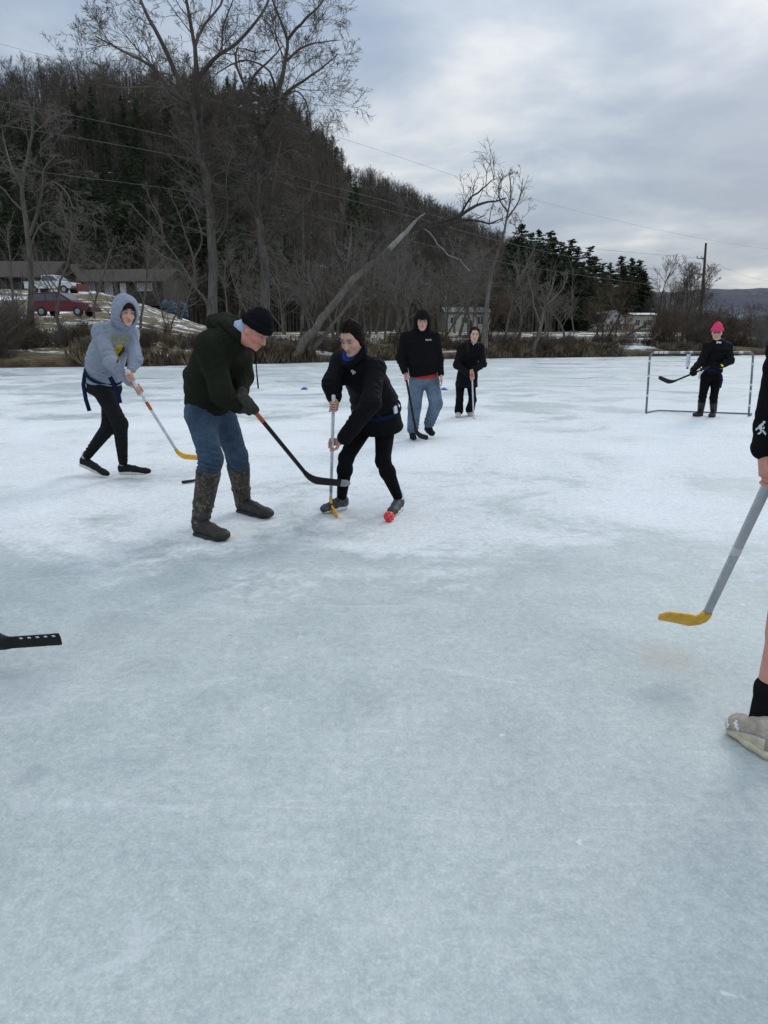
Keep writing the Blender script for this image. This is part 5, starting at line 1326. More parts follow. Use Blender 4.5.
def camo():
    m, t, b = new_mat('camo_boot'); co = N(t, 'ShaderNodeTexCoord').outputs['Object']
    n = NOISE(t, co, 17, 4, .7, 1.2); k = NOISE(t, co, 31, 4, .7, .8)
    c = RAMP(t, n, [(.40, (.016, .014, .011)), (.47, (.050, .042, .030)), (.53, (.030, .026, .018)), (.60, (.11, .092, .068))], 'CONSTANT')
    c = MIX(t, RAMP(t, k, [(.56, 0.0), (.60, .8)]), c, (.17, .125, .095)); L(t, c, b.inputs['Base Color']); b.inputs['Roughness'].default_value = .75
    return m
CAMO = camo(); RUBB = plain('muddy_rubber', (.018, .016, .013), .6, .45, 14, bump=.3, bscale=60)

def ankle(heel, toe, up=(0, 0, 1), a=.068, z=.125):
    d = nrm(np.array(toe) - heel); u = np.array(up, float); u = nrm(u - d * (u @ d)); return np.array(heel) + d * a + u * z
def beanie(F, mat, name, roll=.012, size=1.0, tall=.10, ribs=0, tilt=-.35):
    H = F.H; S = Solid(); fr = (F.hr, F.hf, F.hu)
    S.ell(H(0, -.014, .040), (.084 * size, .106 * size, tall), fr, .01)
    cu = nrm(F.hu + F.hf * tilt); cf = np.cross(cu, F.hr); c = H(0, -.012, .030)
    S.box(c - cu * .2, (.2, .2, .2), (F.hr, cf, cu), .004, .004, sub=True)
    ring = [c + F.hr * .0845 * size * math.cos(a) + cf * .108 * size * math.sin(a) for a in [6.2832 * i / 22 for i in range(23)]]
    for z in (.004, .018, .032): S.chain([p + cu * z for p in ring], [roll] * 23, .01)
    fo = (lambda p: .002 * np.sin(((p - c) @ cu) * 6.283 / .013) + .002 * vnoise(p, 30, 2, 5)) if ribs else (lambda p: .004 * vnoise(p, 22, 3, 5))
    return F.garment(name, S, mat, fo, h=min(F.h, .005))
def hair(F, mat, bun=None, tail=None, front=.036):
    H = F.H; S = Solid(); fr = (F.hr, F.hf, F.hu)
    S.ell(H(0, -.022, .034), (.083, .100, .093), fr, .01); S.ell(H(0, -.05, -.02), (.074, .066, .085), fr, .03)
    S.ell(H(0, .112, -.020), (.068, .088, .120), fr, .010, sub=True); S.ell(H(0, .07, -.12), (.058, .07, .10), fr, .012, sub=True)
    for q in (-1, 1): S.ell(H(q * .062, -.030, -.015), (.022, .045, .060), fr, .02)
    if bun: S.ell(H(*bun), (.024, .026, .024), fr, .015)
    if tail: S.chain(tail, [.030, .026, .022, .012][:len(tail)], .02)
    V, Fc = S.mesh(.0034, lambda p: .0012 * vnoise(p, 45, 2, 1))
    R2 = random.Random(4); tub = []; c = np.array([0, -.016, .036]); er = np.array([.086, .104, .096])
    def surf(p, k=1.0):
        d = (np.array(p) - c) / er; d = d / np.linalg.norm(d); q = c + d * er * k; return tuple(H(*q))
    for q in (-1, 1):          # locks combed from the centre parting back over the ears to the nape
        for i in range(46):
            t = (i + R2.uniform(-.4, .4)) / 45; t = min(1, max(0, t)); k = R2.uniform(.985, 1.02)
            a = np.array([q * .003, .074 - .117 * t, .090 + .05 * math.sin(min(1, t * 1.6) * 1.57)])
            m1 = np.array([q * .050, .048 - .09 * t, .096 + .01 * t]); m2 = np.array([q * .084, .004 - .06 * t, .042 + .02 * t]); m3 = np.array([q * .076, -.045 - .03 * t, -.005 + .02 * t]); e = np.array([q * .025, -.115, -.035])
            pts = []
            for w in [g_ / 9 for g_ in range(10)]:
                b_ = [(1 - w) ** 4, 4 * w * (1 - w) ** 3, 6 * w * w * (1 - w) ** 2, 4 * w ** 3 * (1 - w), w ** 4]
                pts.append(surf(sum(x * y for x, y in zip(b_, (a, m1, m2, m3, e))), k))
            tub.append((pts, [.0035] + [.0052] * 8 + [.003]))
    v2, f2 = tubes_mesh(tub, lambda r: 5)
    return mk('hair', np.concatenate([V, v2]), np.concatenate([Fc, f2 + len(V)]), mat, F.root)
def hood_up(F, mat, name='hood', size=1.0, open_r=.070, open_u=.108, depth=.0):
    H = F.H; S = Solid(); fr = (F.hr, F.hf, F.hu)
    S.ell(H(0, -.025, .022), (.112 * size, .128 * size, .136 * size), fr, .03)
    S.ell(H(0, -.055, -.085), (.115 * size, .105 * size, .085 * size), fr, .05)
    S.ell(H(0, .112, -.006), (open_r, .105, open_u), fr, .012, sub=True)
    S.ell(H(0, .055, -.012), (.078, .07, .100), fr, .012, sub=True)
    return F.garment(name, S, mat, folds([(H(0, -.05, -.08), F.hu, .09, .045, .006)], .003, 16, 4))
def ribbon(name, pts, w, mat, parent, nd, th=.002):
    return blade_sweep(pts, [w] * len(pts), [th] * len(pts), nd, mat, name, parent, 6)
def belt(F, c, ax, A, B_, hgt=.02):
    S = Solid(); ax = nrm(ax); c = np.array(c, float); sd_ = nrm(F.side - ax * (F.side @ ax)); nn_ = np.cross(ax, sd_)
    ring = []
    for i in range(37):
        a = 6.2832 * i / 36; ring.append(c + sd_ * A * math.cos(a) + nn_ * B_ * math.sin(a))
    v = []; f = []
    for i, p in enumerate(ring[:-1]):
        o = nrm(p - c); v += [p - ax * hgt + o * .0, p - ax * hgt + o * .006, p + ax * hgt + o * .006, p + ax * hgt]
    n = 36
    for i in range(n):
        for k in range(4): f.append((i * 4 + k, i * 4 + (k + 1) % 4, ((i + 1) % n) * 4 + (k + 1) % 4, ((i + 1) % n) * 4 + k))
    return mk('flag_belt', v, f, NAVY, F.root)

# ================================================================== man in the dark green hoodie
def man_green():
    hN, tN = G(195, 534), G(229, 542); hF, tF = G(238, 511), G(273, 519.5)
    top, heel, toe = P(243, 397, 4.93), P(311, 480, 5.42), P(351, 484.5, 5.50)
    ax = nrm(heel - top); haR = lerp(top, heel, .105); haL = lerp(top, heel, .015)
    J = dict(pel=P(208, 404, 5.27), mid=P(212, 378, 5.22), chest=P(222, 350, 5.13), neck=P(237, 330, 5.06),
             shR=P(210, 346, 4.96), shL=P(238, 340, 5.30), elR=P(222, 393, 4.90), elL=P(243, 378, 5.20), haR=haR, haL=haL,
             hipR=P(199, 412, 5.18), hipL=P(221, 412, 5.36), knR=P(211, 459, 5.0), knL=P(237, 456, 5.46), anR=ankle(hN, tN), anL=ankle(hF, tF))
    J['toeR'] = tN + (0, 0, .05); J['toeL'] = tF + (0, 0, .05)
    F = Fig((J['pel'][0], J['pel'][1], 0), 'man in dark green hoodie, beanie and muddy camouflage boots, bent over a black stick', J, (.85, -.5, 0), (-.5, -.85, 0),
            P(255.5, 331.5, 4.97), (.74, -.42, -.62), (.62, -.20, .78), 1.06, .0055, (1.10, .80, .78), flush=.8)
    F.body((('R', ax, -1), ('L', ax, -1))); H = F.H; s_ = F.side
    S = Solid()
    S.econe(P(207.5, 405, 5.27), J['mid'], (.180, .165), (.215, .190), s_, .05, cap=.35)
    S.econe(J['mid'], J['chest'], (.215, .190), (.215, .170), s_, .06); S.econe(J['chest'], lerp(J['chest'], J['neck'], .75), (.205, .165), (.115, .105), s_, .06)
    S.cone(J['shR'], J['shL'], .082, .078, .06); shoulders(S, J, .09, .08, .06)
    wr = J['wrR']; S.cone(J['shR'], J['elR'], .098, .080, .05); S.cone(J['elR'], lerp(J['elR'], wr, .85), .082, .052, .04)
    wl = J['wrL']; S.cone(J['shL'], J['elL'], .092, .075, .05); S.cone(J['elL'], lerp(J['elL'], wl, .85), .072, .050, .04)
    up = nrm(J['neck'] - J['mid'])
    F.garment('hoodie', S, GREENH, folds([(J['elR'], J['elR'] - J['shR'], .085, .05, .010), (P(215, 396, 5.1), (0, 0, 1), .10, .055, .007), (J['mid'], up, .16, .10, .009), (lerp(J['shR'], J['elR'], .3), J['elR'] - J['shR'], .08, .07, .006)], .006, 8, 2))
    S = Solid()      # hood lying bunched behind the neck
    b = J['neck']
    S.ell(P(228, 326, 5.10), (.135, .10, .075), (s_, nrm(np.cross(up, s_)), up), .04)
    pts = [b + s_ * .095 * math.cos(a) + np.cross(up, s_) * .10 * math.sin(a) + up * .012 for a in [6.2832 * i / 16 for i in range(17)]]
    S.chain(pts, [.030] * 17, .03); S.ell(P(216, 322.5, 5.12), (.09, .07, .045), (s_, np.cross(up, s_), up), .05)
    F.garment('hood', S, GREENH, folds([(P(226, 322, 5.1), up, .10, .05, .008)], .005, 14, 6))
    S = Solid(); S.cone(lerp(b, F.hc, .12), lerp(b, F.hc, .48) - F.hf * .02, .066, .068, .01); F.garment('shirt_collar', S, SHIRTB)
    S = Solid(); S.econe(P(206.5, 409, 5.27), P(207, 406, 5.27), (.168, .148), (.168, .148), s_, .02, cap=.2); F.garment('shirt_hem', S, SHIRTB, folds([], .006, 20, 2))
    beanie(F, KNIT, 'beanie', .009, 1.06, .132, tilt=-.12)
    S = Solid()
    S.econe(J['pel'] + (0, 0, -.03), P(207, 420, 5.27), (.160, .135), (.165, .14), s_, .05)
    for w, t in (('R', .24), ('L', .20)):
        S.cone(J['hip' + w], J['kn' + w], .108, .086, .05); S.cone(J['kn' + w], lerp(J['kn' + w], J['an' + w], t), .086, .088, .03)
    fo = []
    for w in 'RL':
        e = lerp(J['kn' + w], J['an' + w], .12); fo += [(e, J['an' + w] - J['kn' + w], .09, .035, .008), (lerp(J['hip' + w], J['kn' + w], .55), (.3, 0, 1), .10, .09, .004), (J['hip' + w], (.5, 0, 1), .10, .06, .006)]
    F.garment('jeans', S, JEANB, folds(fo, .003, 12, 3))
    for w, h_, t_ in (('R', hN, tN), ('L', hF, tF)):
        bt = shoe(F.root, h_, t_, J['an' + w], RUBB, SOLEK, kind='boot', w=.060, collar=.12, hs=1.25)
        S = Solid(); a = J['an' + w] + (0, 0, -.03); tp = lerp(J['an' + w], J['kn' + w], .80)
        S.econe(a, lerp(a, tp, .35), (.064, .070), (.070, .078), s_, .03); S.econe(lerp(a, tp, .35), tp, (.070, .078), (.092, .094), s_, .03, cap=.15)
        V, Fc = S.mesh(.006, folds([(lerp(a, tp, .15), (0, 0, 1), .07, .045, .006)], .003, 14, 4)); mk('boot_shaft', V, Fc, CAMO, bt)
    for w, fl in (('R', -1), ('L', -1)):     # knitted work gloves over the hands
        S = Solid(); J2 = F.J; c = J2['ha' + w]; F.hand(S, w, ax, fl, infl=.0075); wr = J2['wr' + w]
        fa = nrm(J2['el' + w] - wr); S.cone(wr, wr + fa * .05, .043, .046, .02)
        F.garment('glove', S, GLOVE, lambda p: .0015 * vnoise(p, 60, 2, 3), h=.005)
    mb = MB(); mb.tube([H(.03, .03, -.115), P(255.5, 352, 4.93), P(256.5, 370, 4.93), P(258.3, 388.5, 4.93)], [.004, .004, .0045, .006], 6); mb.build('drawstring', KNIT, F.root, True)
    stick('black stick with orange marks and worn grey blade tip, held by the beanie man', top, heel, toe, BLACKP, BLACKP, 'hockey sticks', .037, tape=GREYT, label_mat=ORNG, lp=(.15, .30))
man_green()

# ================================================================== young woman in the black jacket
def woman_jacket():
    hR, tR = G(348, 508.5), G(320.5, 514); hL, tL = G(401, 508.5), G(390.5, 517.5)
    top, heel, toe = P(333.6, 397, 5.30), P(330.5, 506.5, 5.70), P(337.5, 517, 5.46)
    ax = nrm(heel - top)
    J = dict(pel=P(378, 419, 5.74), mid=P(374, 398, 5.66), chest=P(362, 373, 5.52), neck=P(354, 356, 5.42),
             shR=P(341, 361, 5.56), shL=P(375, 368, 5.40), elR=P(332, 384, 5.44), elL=P(371, 403, 5.20), haR=lerp(top, heel, .07), haL=lerp(top, heel, .40),
             hipR=P(364, 425, 5.78), hipL=P(385, 425, 5.72), knR=P(346, 458, 5.50), knL=P(383, 461, 5.52), anR=ankle(hR, tR, z=.10), anL=ankle(hL, tL, z=.10))
    J['toeR'] = tR + (0, 0, .04); J['toeL'] = tL + (0, 0, .04)
    F = Fig((J['pel'][0], J['pel'][1], 0), 'young woman in a black jacket and leggings bending low over a white stick', J, (-.6, -.8, 0), (-.8, .6, 0),
            P(351.5, 338.5, 5.33), (-.40, -.76, -.50), (-.20, -.42, .88), .92, .0055, 1.08, flush=.45)
    F.body((('R', ax, 1), ('L', ax, -1))); s_ = F.side; H = F.H
    S = Solid()
    S.econe(P(379, 427, 5.74), J['mid'], (.225, .170), (.200, .160), s_, .05, cap=.2)
    S.econe(J['mid'], J['chest'], (.200, .155), (.190, .140), s_, .06); S.econe(J['chest'], lerp(J['chest'], J['neck'], .7), (.17, .125), (.095, .09), s_, .05)
    S.cone(J['shR'], J['shL'], .062, .062, .05); shoulders(S, J, .072, .062)
    for w in 'RL':
        S.cone(J['sh' + w], J['el' + w], .076, .076, .05); S.cone(J['el' + w], lerp(J['el' + w], J['wr' + w], .90), .076, .060, .04)
    fo = [(J['el' + w], J['el' + w] - J['sh' + w], .08, .05, .008) for w in 'RL'] + [(lerp(J['elL'], J['wrL'], .5), J['wrL'] - J['elL'], .08, .05, .006), (J['mid'], (0, 0, 1), .14, .07, .008), (J['shL'], J['elL'] - J['shL'], .07, .05, .006)]
    F.garment('jacket', S, BLACKN, folds(fo, .004, 10, 2)); JV = F.last
    n_ = J['neck']; up = nrm(F.hc - n_)
    S = Solid(); pts = [n_ + s_ * .075 * math.cos(a) + np.cross(up, s_) * .072 * math.sin(a) + up * (.030 - .02 * math.sin(a)) for a in [6.2832 * i / 16 for i in range(17)]]
    S.chain(pts, [.016] * 17, .02); F.garment('collar_lining', S, BLUEC)
    S = Solid(); S.chain([p - up * (.026 + .02 * math.sin(6.28 * i / 16 + 1.0)) + (p - n_) * .14 for i, p in enumerate(pts)], [.027] * 17, .02); F.garment('jacket_collar', S, BLACKN)
    tail = [H(0, -.085, .02), H(.0, -.115, -.02), H(0, -.11, -.08)]
    hair(F, HAIRB, (0, -.045, .118), tail)
    S = Solid(); S.econe(J['pel'] + (0, 0, .03), J['pel'] + (0, 0, -.06), (.155, .12), (.165, .13), s_, .04)
    for w in 'RL':
        S.cone(J['hip' + w], J['kn' + w], .093, .060, .05); c0 = lerp(J['kn' + w], J['an' + w], .28); S.cone(J['kn' + w], c0, .060, .062, .03); S.cone(c0, lerp(J['kn' + w], J['an' + w], .92), .062, .042, .03)
    F.garment('leggings', S, LEG, folds([(J['knR'], (0, 0, 1), .06, .04, .003), (J['knL'], (0, 0, 1), .06, .04, .003)], .002, 12, 3))
    for w, h_, t_ in (('R', hR, tR), ('L', hL, tL)): shoe(F.root, h_, t_, J['an' + w], SHOEG, SOLEG, lace=PRW, sock=SOCKW, w=.044, st=1.6, hs=1.1)
    c = lerp(J['pel'], J['mid'], .55); ax2 = J['mid'] - J['pel']
    belt(F, c, ax2, .219, .176, .018)
    r0 = P(373, 409, 5.52); ribbon('belt_tail', [r0, P(378, 414, 5.50), P(383, 420, 5.53)], .017, NAVY, F.root, (.4, -.9, .1))
    mb = Solid(); mb.box(c - s_ * .222 + F.f * .03, (.030, .010, .018), (nrm((.2, .2, -.9)), nrm((.7, -.7, 0)), nrm((.7, .7, .2))), .006); V, Fc = mb.mesh(.004); mk('buckle', V, Fc, PRW, F.root)
    print_patch('chest_emblem', JV, P(355, 372, 5.4), (.95, .1, 0), (0, 0, 1), F.f, (.05, .035), ['.www..', 'ww.www', '.www.w', 'www...'], {'w': ('chest_emblem', PRW)}, F.root)
    print_patch('shoulder_emblem', JV, P(344.8, 359, 5.42), (.9, .1, 0), (0, 0, 1), F.f, (.028, .055), ['.ww', 'www', 'ww.', 'www'], {'w': ('shoulder_emblem', PRW)}, F.root)
    stick('white hockey stick with a narrow yellow blade, held upright by the bending woman', top, heel, toe, WHITEP, YELP, 'hockey sticks', .032, tip=WHITEP, label_mat=GREYT, lp=(.86, .93))
woman_jacket()

# ================================================================== boy in the grey hoodie
def boy_grey():
    hR, tR = P(119.5, 474.5, 7.10), P(151.5, 474.5, 6.98); hL, tL = P(80, 465.5, 7.30), P(108.5, 478, 7.05)
    top, heel, toe = P(127, 371, 6.70), P(180, 456, 7.30), P(209, 459, 7.38)
    ax = nrm(heel - top); haR = P(138.2, 389.2, 6.83); haL = lerp(top, heel, .05)
    upL = (.35, 0, 1)
    J = dict(pel=P(103, 384, 7.10), mid=P(104.5, 360, 7.06), chest=P(114, 339, 6.98), neck=P(119.5, 326, 6.94),
             shR=P(100.5, 331, 6.84), shL=P(131, 334, 7.08), elR=P(111, 362, 6.72), elL=P(135, 360, 6.90), haR=haR, haL=haL,
             hipR=P(101, 388, 7.02), hipL=P(111, 388, 7.18), knR=P(120, 424, 6.86), knL=P(109, 427, 7.10), anR=ankle(hR, tR, z=.10), anL=ankle(hL, tL, upL, z=.10))
    J['toeR'] = tR + (0, 0, .04); J['toeL'] = tL + (0, 0, .04)
    F = Fig((J['pel'][0], J['pel'][1], 0), 'boy in a light grey hoodie with the hood up, striding with a white stick', J, (.6, -.8, 0), (-.8, -.6, 0),
            P(126, 312.5, 6.84), (.60, -.76, -.22), (.16, -.12, .97), 1.0, .006, 1.12, flush=.3)
    F.body((('R', ax, 1), ('L', ax, -1))); s_ = F.side
    S = Solid()
    S.econe(P(103.5, 382, 7.08), J['mid'], (.180, .145), (.185, .145), s_, .05, cap=.25); S.econe(J['mid'], J['chest'], (.185, .145), (.19, .135), s_, .05)
    S.econe(J['chest'], lerp(J['chest'], J['neck'], .8), (.185, .13), (.10, .095), s_, .06); S.cone(J['shR'], J['shL'], .062, .062, .05); shoulders(S, J, .078, .066)
    for w in 'RL':
        S.cone(J['sh' + w], J['el' + w], .072, .066, .04); S.cone(J['el' + w], lerp(J['el' + w], J['wr' + w], .86), .068, .046, .03)
    fo = [(J['el' + w], J['el' + w] - J['sh' + w], .08, .05, .009) for w in 'RL'] + [(J['mid'], (.2, 0, 1), .13, .06, .008), (J['shR'], J['elR'] - J['shR'], .08, .06, .006), (P(104, 372, 7), (.3, 0, 1), .10, .05, .007)]
    F.garment('hoodie', S, GREYH, folds(fo, .006, 11, 2)); HV = F.last
    hood_up(F, GREYH, size=1.10, open_r=.072, open_u=.118)
    S = Solid(); fr = (F.hr, F.hf, F.hu); S.ell(F.H(0, .015, .055), (.076, .085, .064), fr, .01); S.ell(F.H(0, .09, -.02), (.06, .05, .075), fr, .01, sub=True); F.garment('hair', S, HAIRM, h=.005)
    S = Solid(); S.econe(J['pel'] + (0, 0, .06), J['pel'] + (0, 0, -.06), (.155, .12), (.165, .13), s_, .04)
    for w in 'RL':
        S.cone(J['hip' + w], J['kn' + w], .100, .074, .05); S.cone(J['kn' + w], lerp(J['kn' + w], J['an' + w], .90), .074, .048, .03)
    fo = [(J['kn' + w], (0, 0, 1), .09, .05, .007) for w in 'RL'] + [(lerp(J['kn' + w], J['an' + w], .75), (0, 0, 1), .07, .04, .006) for w in 'RL']
    F.garment('joggers', S, CHARP, folds(fo, .003, 12, 3))
    shoe(F.root, hR, tR, J['anR'], SHOEK, SOLEW, lace=CHARP, sock=SOCKG, w=.045, st=1.45); shoe(F.root, hL, tL, J['anL'], SHOEK, SOLEW, lace=CHARP, sock=SOCKG, up=upL, w=.045, st=1.45)
    axb = nrm(J['mid'] - J['pel'] + F.f * .16 - s_ * .04); belt(F, P(104.2, 374, 7.07), axb, .192, .154, .020)
    ribbon('belt_tail', [P(85, 373, 6.95), P(83.5, 385, 6.95), P(86, 400, 6.96), P(89.5, 411, 6.97)], .022, NAVY, F.root, (.1, -1, 0))
    ribbon('belt_tail', [P(110, 377, 6.84), P(115, 386, 6.83), P(118.5, 396, 6.83), P(120, 403, 6.85)], .024, NAVY, F.root, (.1, -1, 0))
    rows = ['t.t.ttt.ttt.ttt.tt.', 't.t.t...t...t.t.t.t', 't.t.tt..ttt.t...t.t', 't.t.t.....t.t.t.t.t', '.t..ttt.ttt.ttt.tt.', '...................', '.......yyyyyy......', '.....yyyyyyyyk.....', '....yyyytyyykkk....', '....yyytkyyykk.....', '....yyyyyyykkkk....', '.....yyyyykkkk.....', '....yyyyykkkk......', '....yyyyyykk.......', '...k..yyyyy........', '..kk....k..........', '.kk................']
    print_patch('print', HV, P(122.5, 349, 6.8), (.80, .60, 0), (0, 0, 1), nrm((.6, -.8, 0)), (.20, .25), rows, {'t': ('lettering', PRT), 'y': ('yellow_emblem', PRY), 'k': ('emblem_shading', PRK)}, F.root)
    stick('white hockey stick with a yellow blade, held by the boy in the grey hoodie', top, heel, toe, WHITEP, YELP, 'hockey sticks', .034, tip=WHITEP, label_mat=ORNG, lp=(.36, .46))
boy_grey()

# ================================================================== man in the black hoodie
def man_black():
    hR, tR = P(412, 438, 9.75), P(413.5, 441, 9.50); hL, tL = P(425, 428.5, 9.90), P(433, 437, 9.70)
    top, heel, toe = P(405.2, 373, 9.40), P(416.5, 434.5, 9.36), P(428.5, 438.6, 9.34)
    ax = nrm(heel - top)
    J = dict(pel=P(424, 375, 9.62), mid=P(422, 360, 9.58), chest=P(421, 341, 9.55), neck=P(421, 332, 9.52),
             shR=P(406, 338, 9.55), shL=P(434.5, 338, 9.55), elR=P(401, 358, 9.55), elL=P(438.5, 359, 9.60), haR=lerp(top, heel, .06), haL=P(441.5, 378.5, 9.5),
             hipR=P(417, 380, 9.62), hipL=P(431, 380, 9.62), knR=P(414.5, 407, 9.55), knL=P(436, 404, 9.52), anR=ankle(hR, tR, z=.10), anL=ankle(hL, tL, z=.10))
    J['toeR'] = tR + (0, 0, .04); J['toeL'] = tL + (0, 0, .04)
    F = Fig((J['pel'][0], J['pel'][1], 0), 'heavy set man in a black hoodie with hood up and light jeans, standing', J, (0, -1, 0), (-1, 0, 0), P(422.3, 321.8, 9.46), (-.02, -1, -.03), (0, 0, 1), 1.05, .008, 1.1, flush=.6)
    F.body((('R', ax, 1), ('L', None, 1))); s_ = F.side
    S = Solid(); S.econe(P(424, 373, 9.6), J['mid'], (.205, .175), (.215, .185), s_, .05, cap=.2); S.econe(J['mid'], J['chest'], (.215, .185), (.215, .155), s_, .06)
    S.econe(J['chest'], J['neck'], (.20, .14), (.11, .10), s_, .06); S.cone(J['shR'], J['shL'], .068, .068, .05); shoulders(S, J, .085, .072)
    for w in 'RL': S.cone(J['sh' + w], J['el' + w], .078, .070, .04); S.cone(J['el' + w], lerp(J['el' + w], J['wr' + w], .9), .070, .048, .03)
    F.garment('hoodie', S, BLACKF, folds([(J['elR'], (0, 0, 1), .08, .05, .009), (J['elL'], (0, 0, 1), .08, .05, .009), (P(423, 368, 9.4), (0, 0, 1), .12, .06, .008)], .005, 9, 2)); HV = F.last
    hood_up(F, BLACKF, size=1.02, open_r=.066, open_u=.098)
    S = Solid(); fr = (F.hr, F.hf, F.hu); S.ell(F.H(0, .03, .058), (.078, .080, .052), fr, .01); S.ell(F.H(0, .11, .046), (.060, .045, .008), fr, .012); F.garment('cap', S, BLACKF, h=.006)
    S = Solid(); S.econe(P(424, 377, 9.61), P(424, 374.5, 9.61), (.185, .16), (.185, .16), s_, .02, cap=.2); F.garment('red_shirt', S, REDS)
    S = Solid(); S.econe(J['pel'], J['pel'] + (0, 0, -.10), (.172, .15), (.185, .155), s_, .05)
    for w in 'RL': S.cone(J['hip' + w], J['kn' + w], .112, .090, .05); S.cone(J['kn' + w], lerp(J['kn' + w], J['an' + w], .90), .090, .080, .03)
    F.garment('jeans', S, JEANL, folds([(lerp(J['kn' + w], J['an' + w], .8), (0, 0, 1), .10, .05, .010) for w in 'RL'] + [(J['kn' + w], (0, 0, 1), .08, .06, .006) for w in 'RL'], .004, 10, 3))
    shoe(F.root, hR, tR, J['anR'], SHOEK, SOLEG, L_=.27, h=.007); shoe(F.root, hL, tL, J['anL'], SHOEK, SOLEK, h=.007)
    print_patch('chest_mark', HV, P(429, 340, 9.3), (1, 0, 0), (0, 0, 1), (0, -1, 0), (.08, .022), ['www.wwww', 'wwwww.ww'], {'w': ('chest_mark', GREYT)}, F.root)
    stick('black hockey stick held low beside the man in the black hoodie', top, heel, toe, BLACKP, BLACKP, 'hockey sticks', .036)
man_black()

# ================================================================== girl in the black coat
def girl_coat():
    hR, tR = G(459, 416.2), G(453.5, 423.2); hL, tL = G(469, 415), G(477.5, 421)
    top, heel, toe = P(472, 371, 11.80), P(473.6, 418.5, 12.04), P(477, 421.3, 11.86)
    ax = nrm(heel - top)
    J = dict(pel=P(466, 380, 12.27), mid=P(468, 366, 12.22), chest=P(470.5, 352, 12.14), neck=P(473, 343.5, 12.04),
             shR=P(461, 348.5, 12.14), shL=P(480.5, 348, 12.10), elR=P(457, 365, 12.07), elL=P(483, 364, 12.02), haR=lerp(top, heel, .12), haL=lerp(top, heel, .02),
             hipR=P(460.5, 384, 12.27), hipL=P(471, 384, 12.27), knR=P(459.5, 400, 12.17), knL=P(472.5, 400, 12.17), anR=ankle(hR, tR, z=.10), anL=ankle(hL, tL, z=.10))
    F = Fig((J['pel'][0], J['pel'][1], 0), 'smiling girl in a long black coat and flared trousers, both hands on a stick', J, (.05, -1, 0), (-1, -.05, 0), P(474.5, 334.8, 11.96), (-.02, -.98, -.12), (.05, -.1, 1), .92, .0085, 1.15, flush=.4)
    F.body((('R', ax, 1), ('L', ax, -1))); s_ = F.side
    S = Solid(); S.econe(P(466.5, 386, 12.26), J['mid'], (.200, .155), (.165, .135), s_, .05, cap=.2); S.econe(J['mid'], J['chest'], (.165, .135), (.175, .13), s_, .05)
    S.econe(J['chest'], J['neck'], (.17, .12), (.085, .08), s_, .05); S.cone(J['shR'], J['shL'], .058, .058, .05); shoulders(S, J, .068, .060)
    for w in 'RL': S.cone(J['sh' + w], J['el' + w], .067, .064, .04); S.cone(J['el' + w], lerp(J['el' + w], J['wr' + w], .92), .068, .056, .03)
    S.ell(J['neck'] + (.0, .06, -.02), (.15, .09, .06), None, .05)
    F.garment('coat', S, BLACKN, folds([(J['elR'], (0, 0, 1), .08, .05, .008), (J['elL'], (0, 0, 1), .08, .05, .008)], .006, 9, 2))
    S = Solid(); S.cone(J['neck'] + F.f * .075 + (0, 0, .02), J['chest'] + F.f * .130 + (0, 0, .03), .016, .010); F.garment('shirt', S, SHIRTB)
    H = F.H; hair(F, HAIRM, None, [H(0, -.07, .0), H(.08, -.02, -.12), H(.095, .045, -.20), H(.095, .07, -.29)], .05)
    S = Solid(); S.econe(J['pel'] + (0, 0, .04), J['pel'] + (0, 0, -.06), (.15, .12), (.16, .13), s_, .04)
    for w in 'RL': S.cone(J['hip' + w], J['kn' + w], .088, .066, .05); S.cone(J['kn' + w], lerp(J['kn' + w], J['an' + w], .95), .068, .080, .03)
    F.garment('flared_trousers', S, LEG, folds([], .005, 8, 3))
    for w, h_, t_ in (('R', hR, tR), ('L', hL, tL)): shoe(F.root, h_, t_, J['an' + w], SHOEC, SOLEW, L_=.26, h=.007, w=.044)
    stick('white hockey stick planted upright before the girl in the black coat', top, heel, toe, WHITEP, WHITEP, 'hockey sticks', .030)
girl_coat()

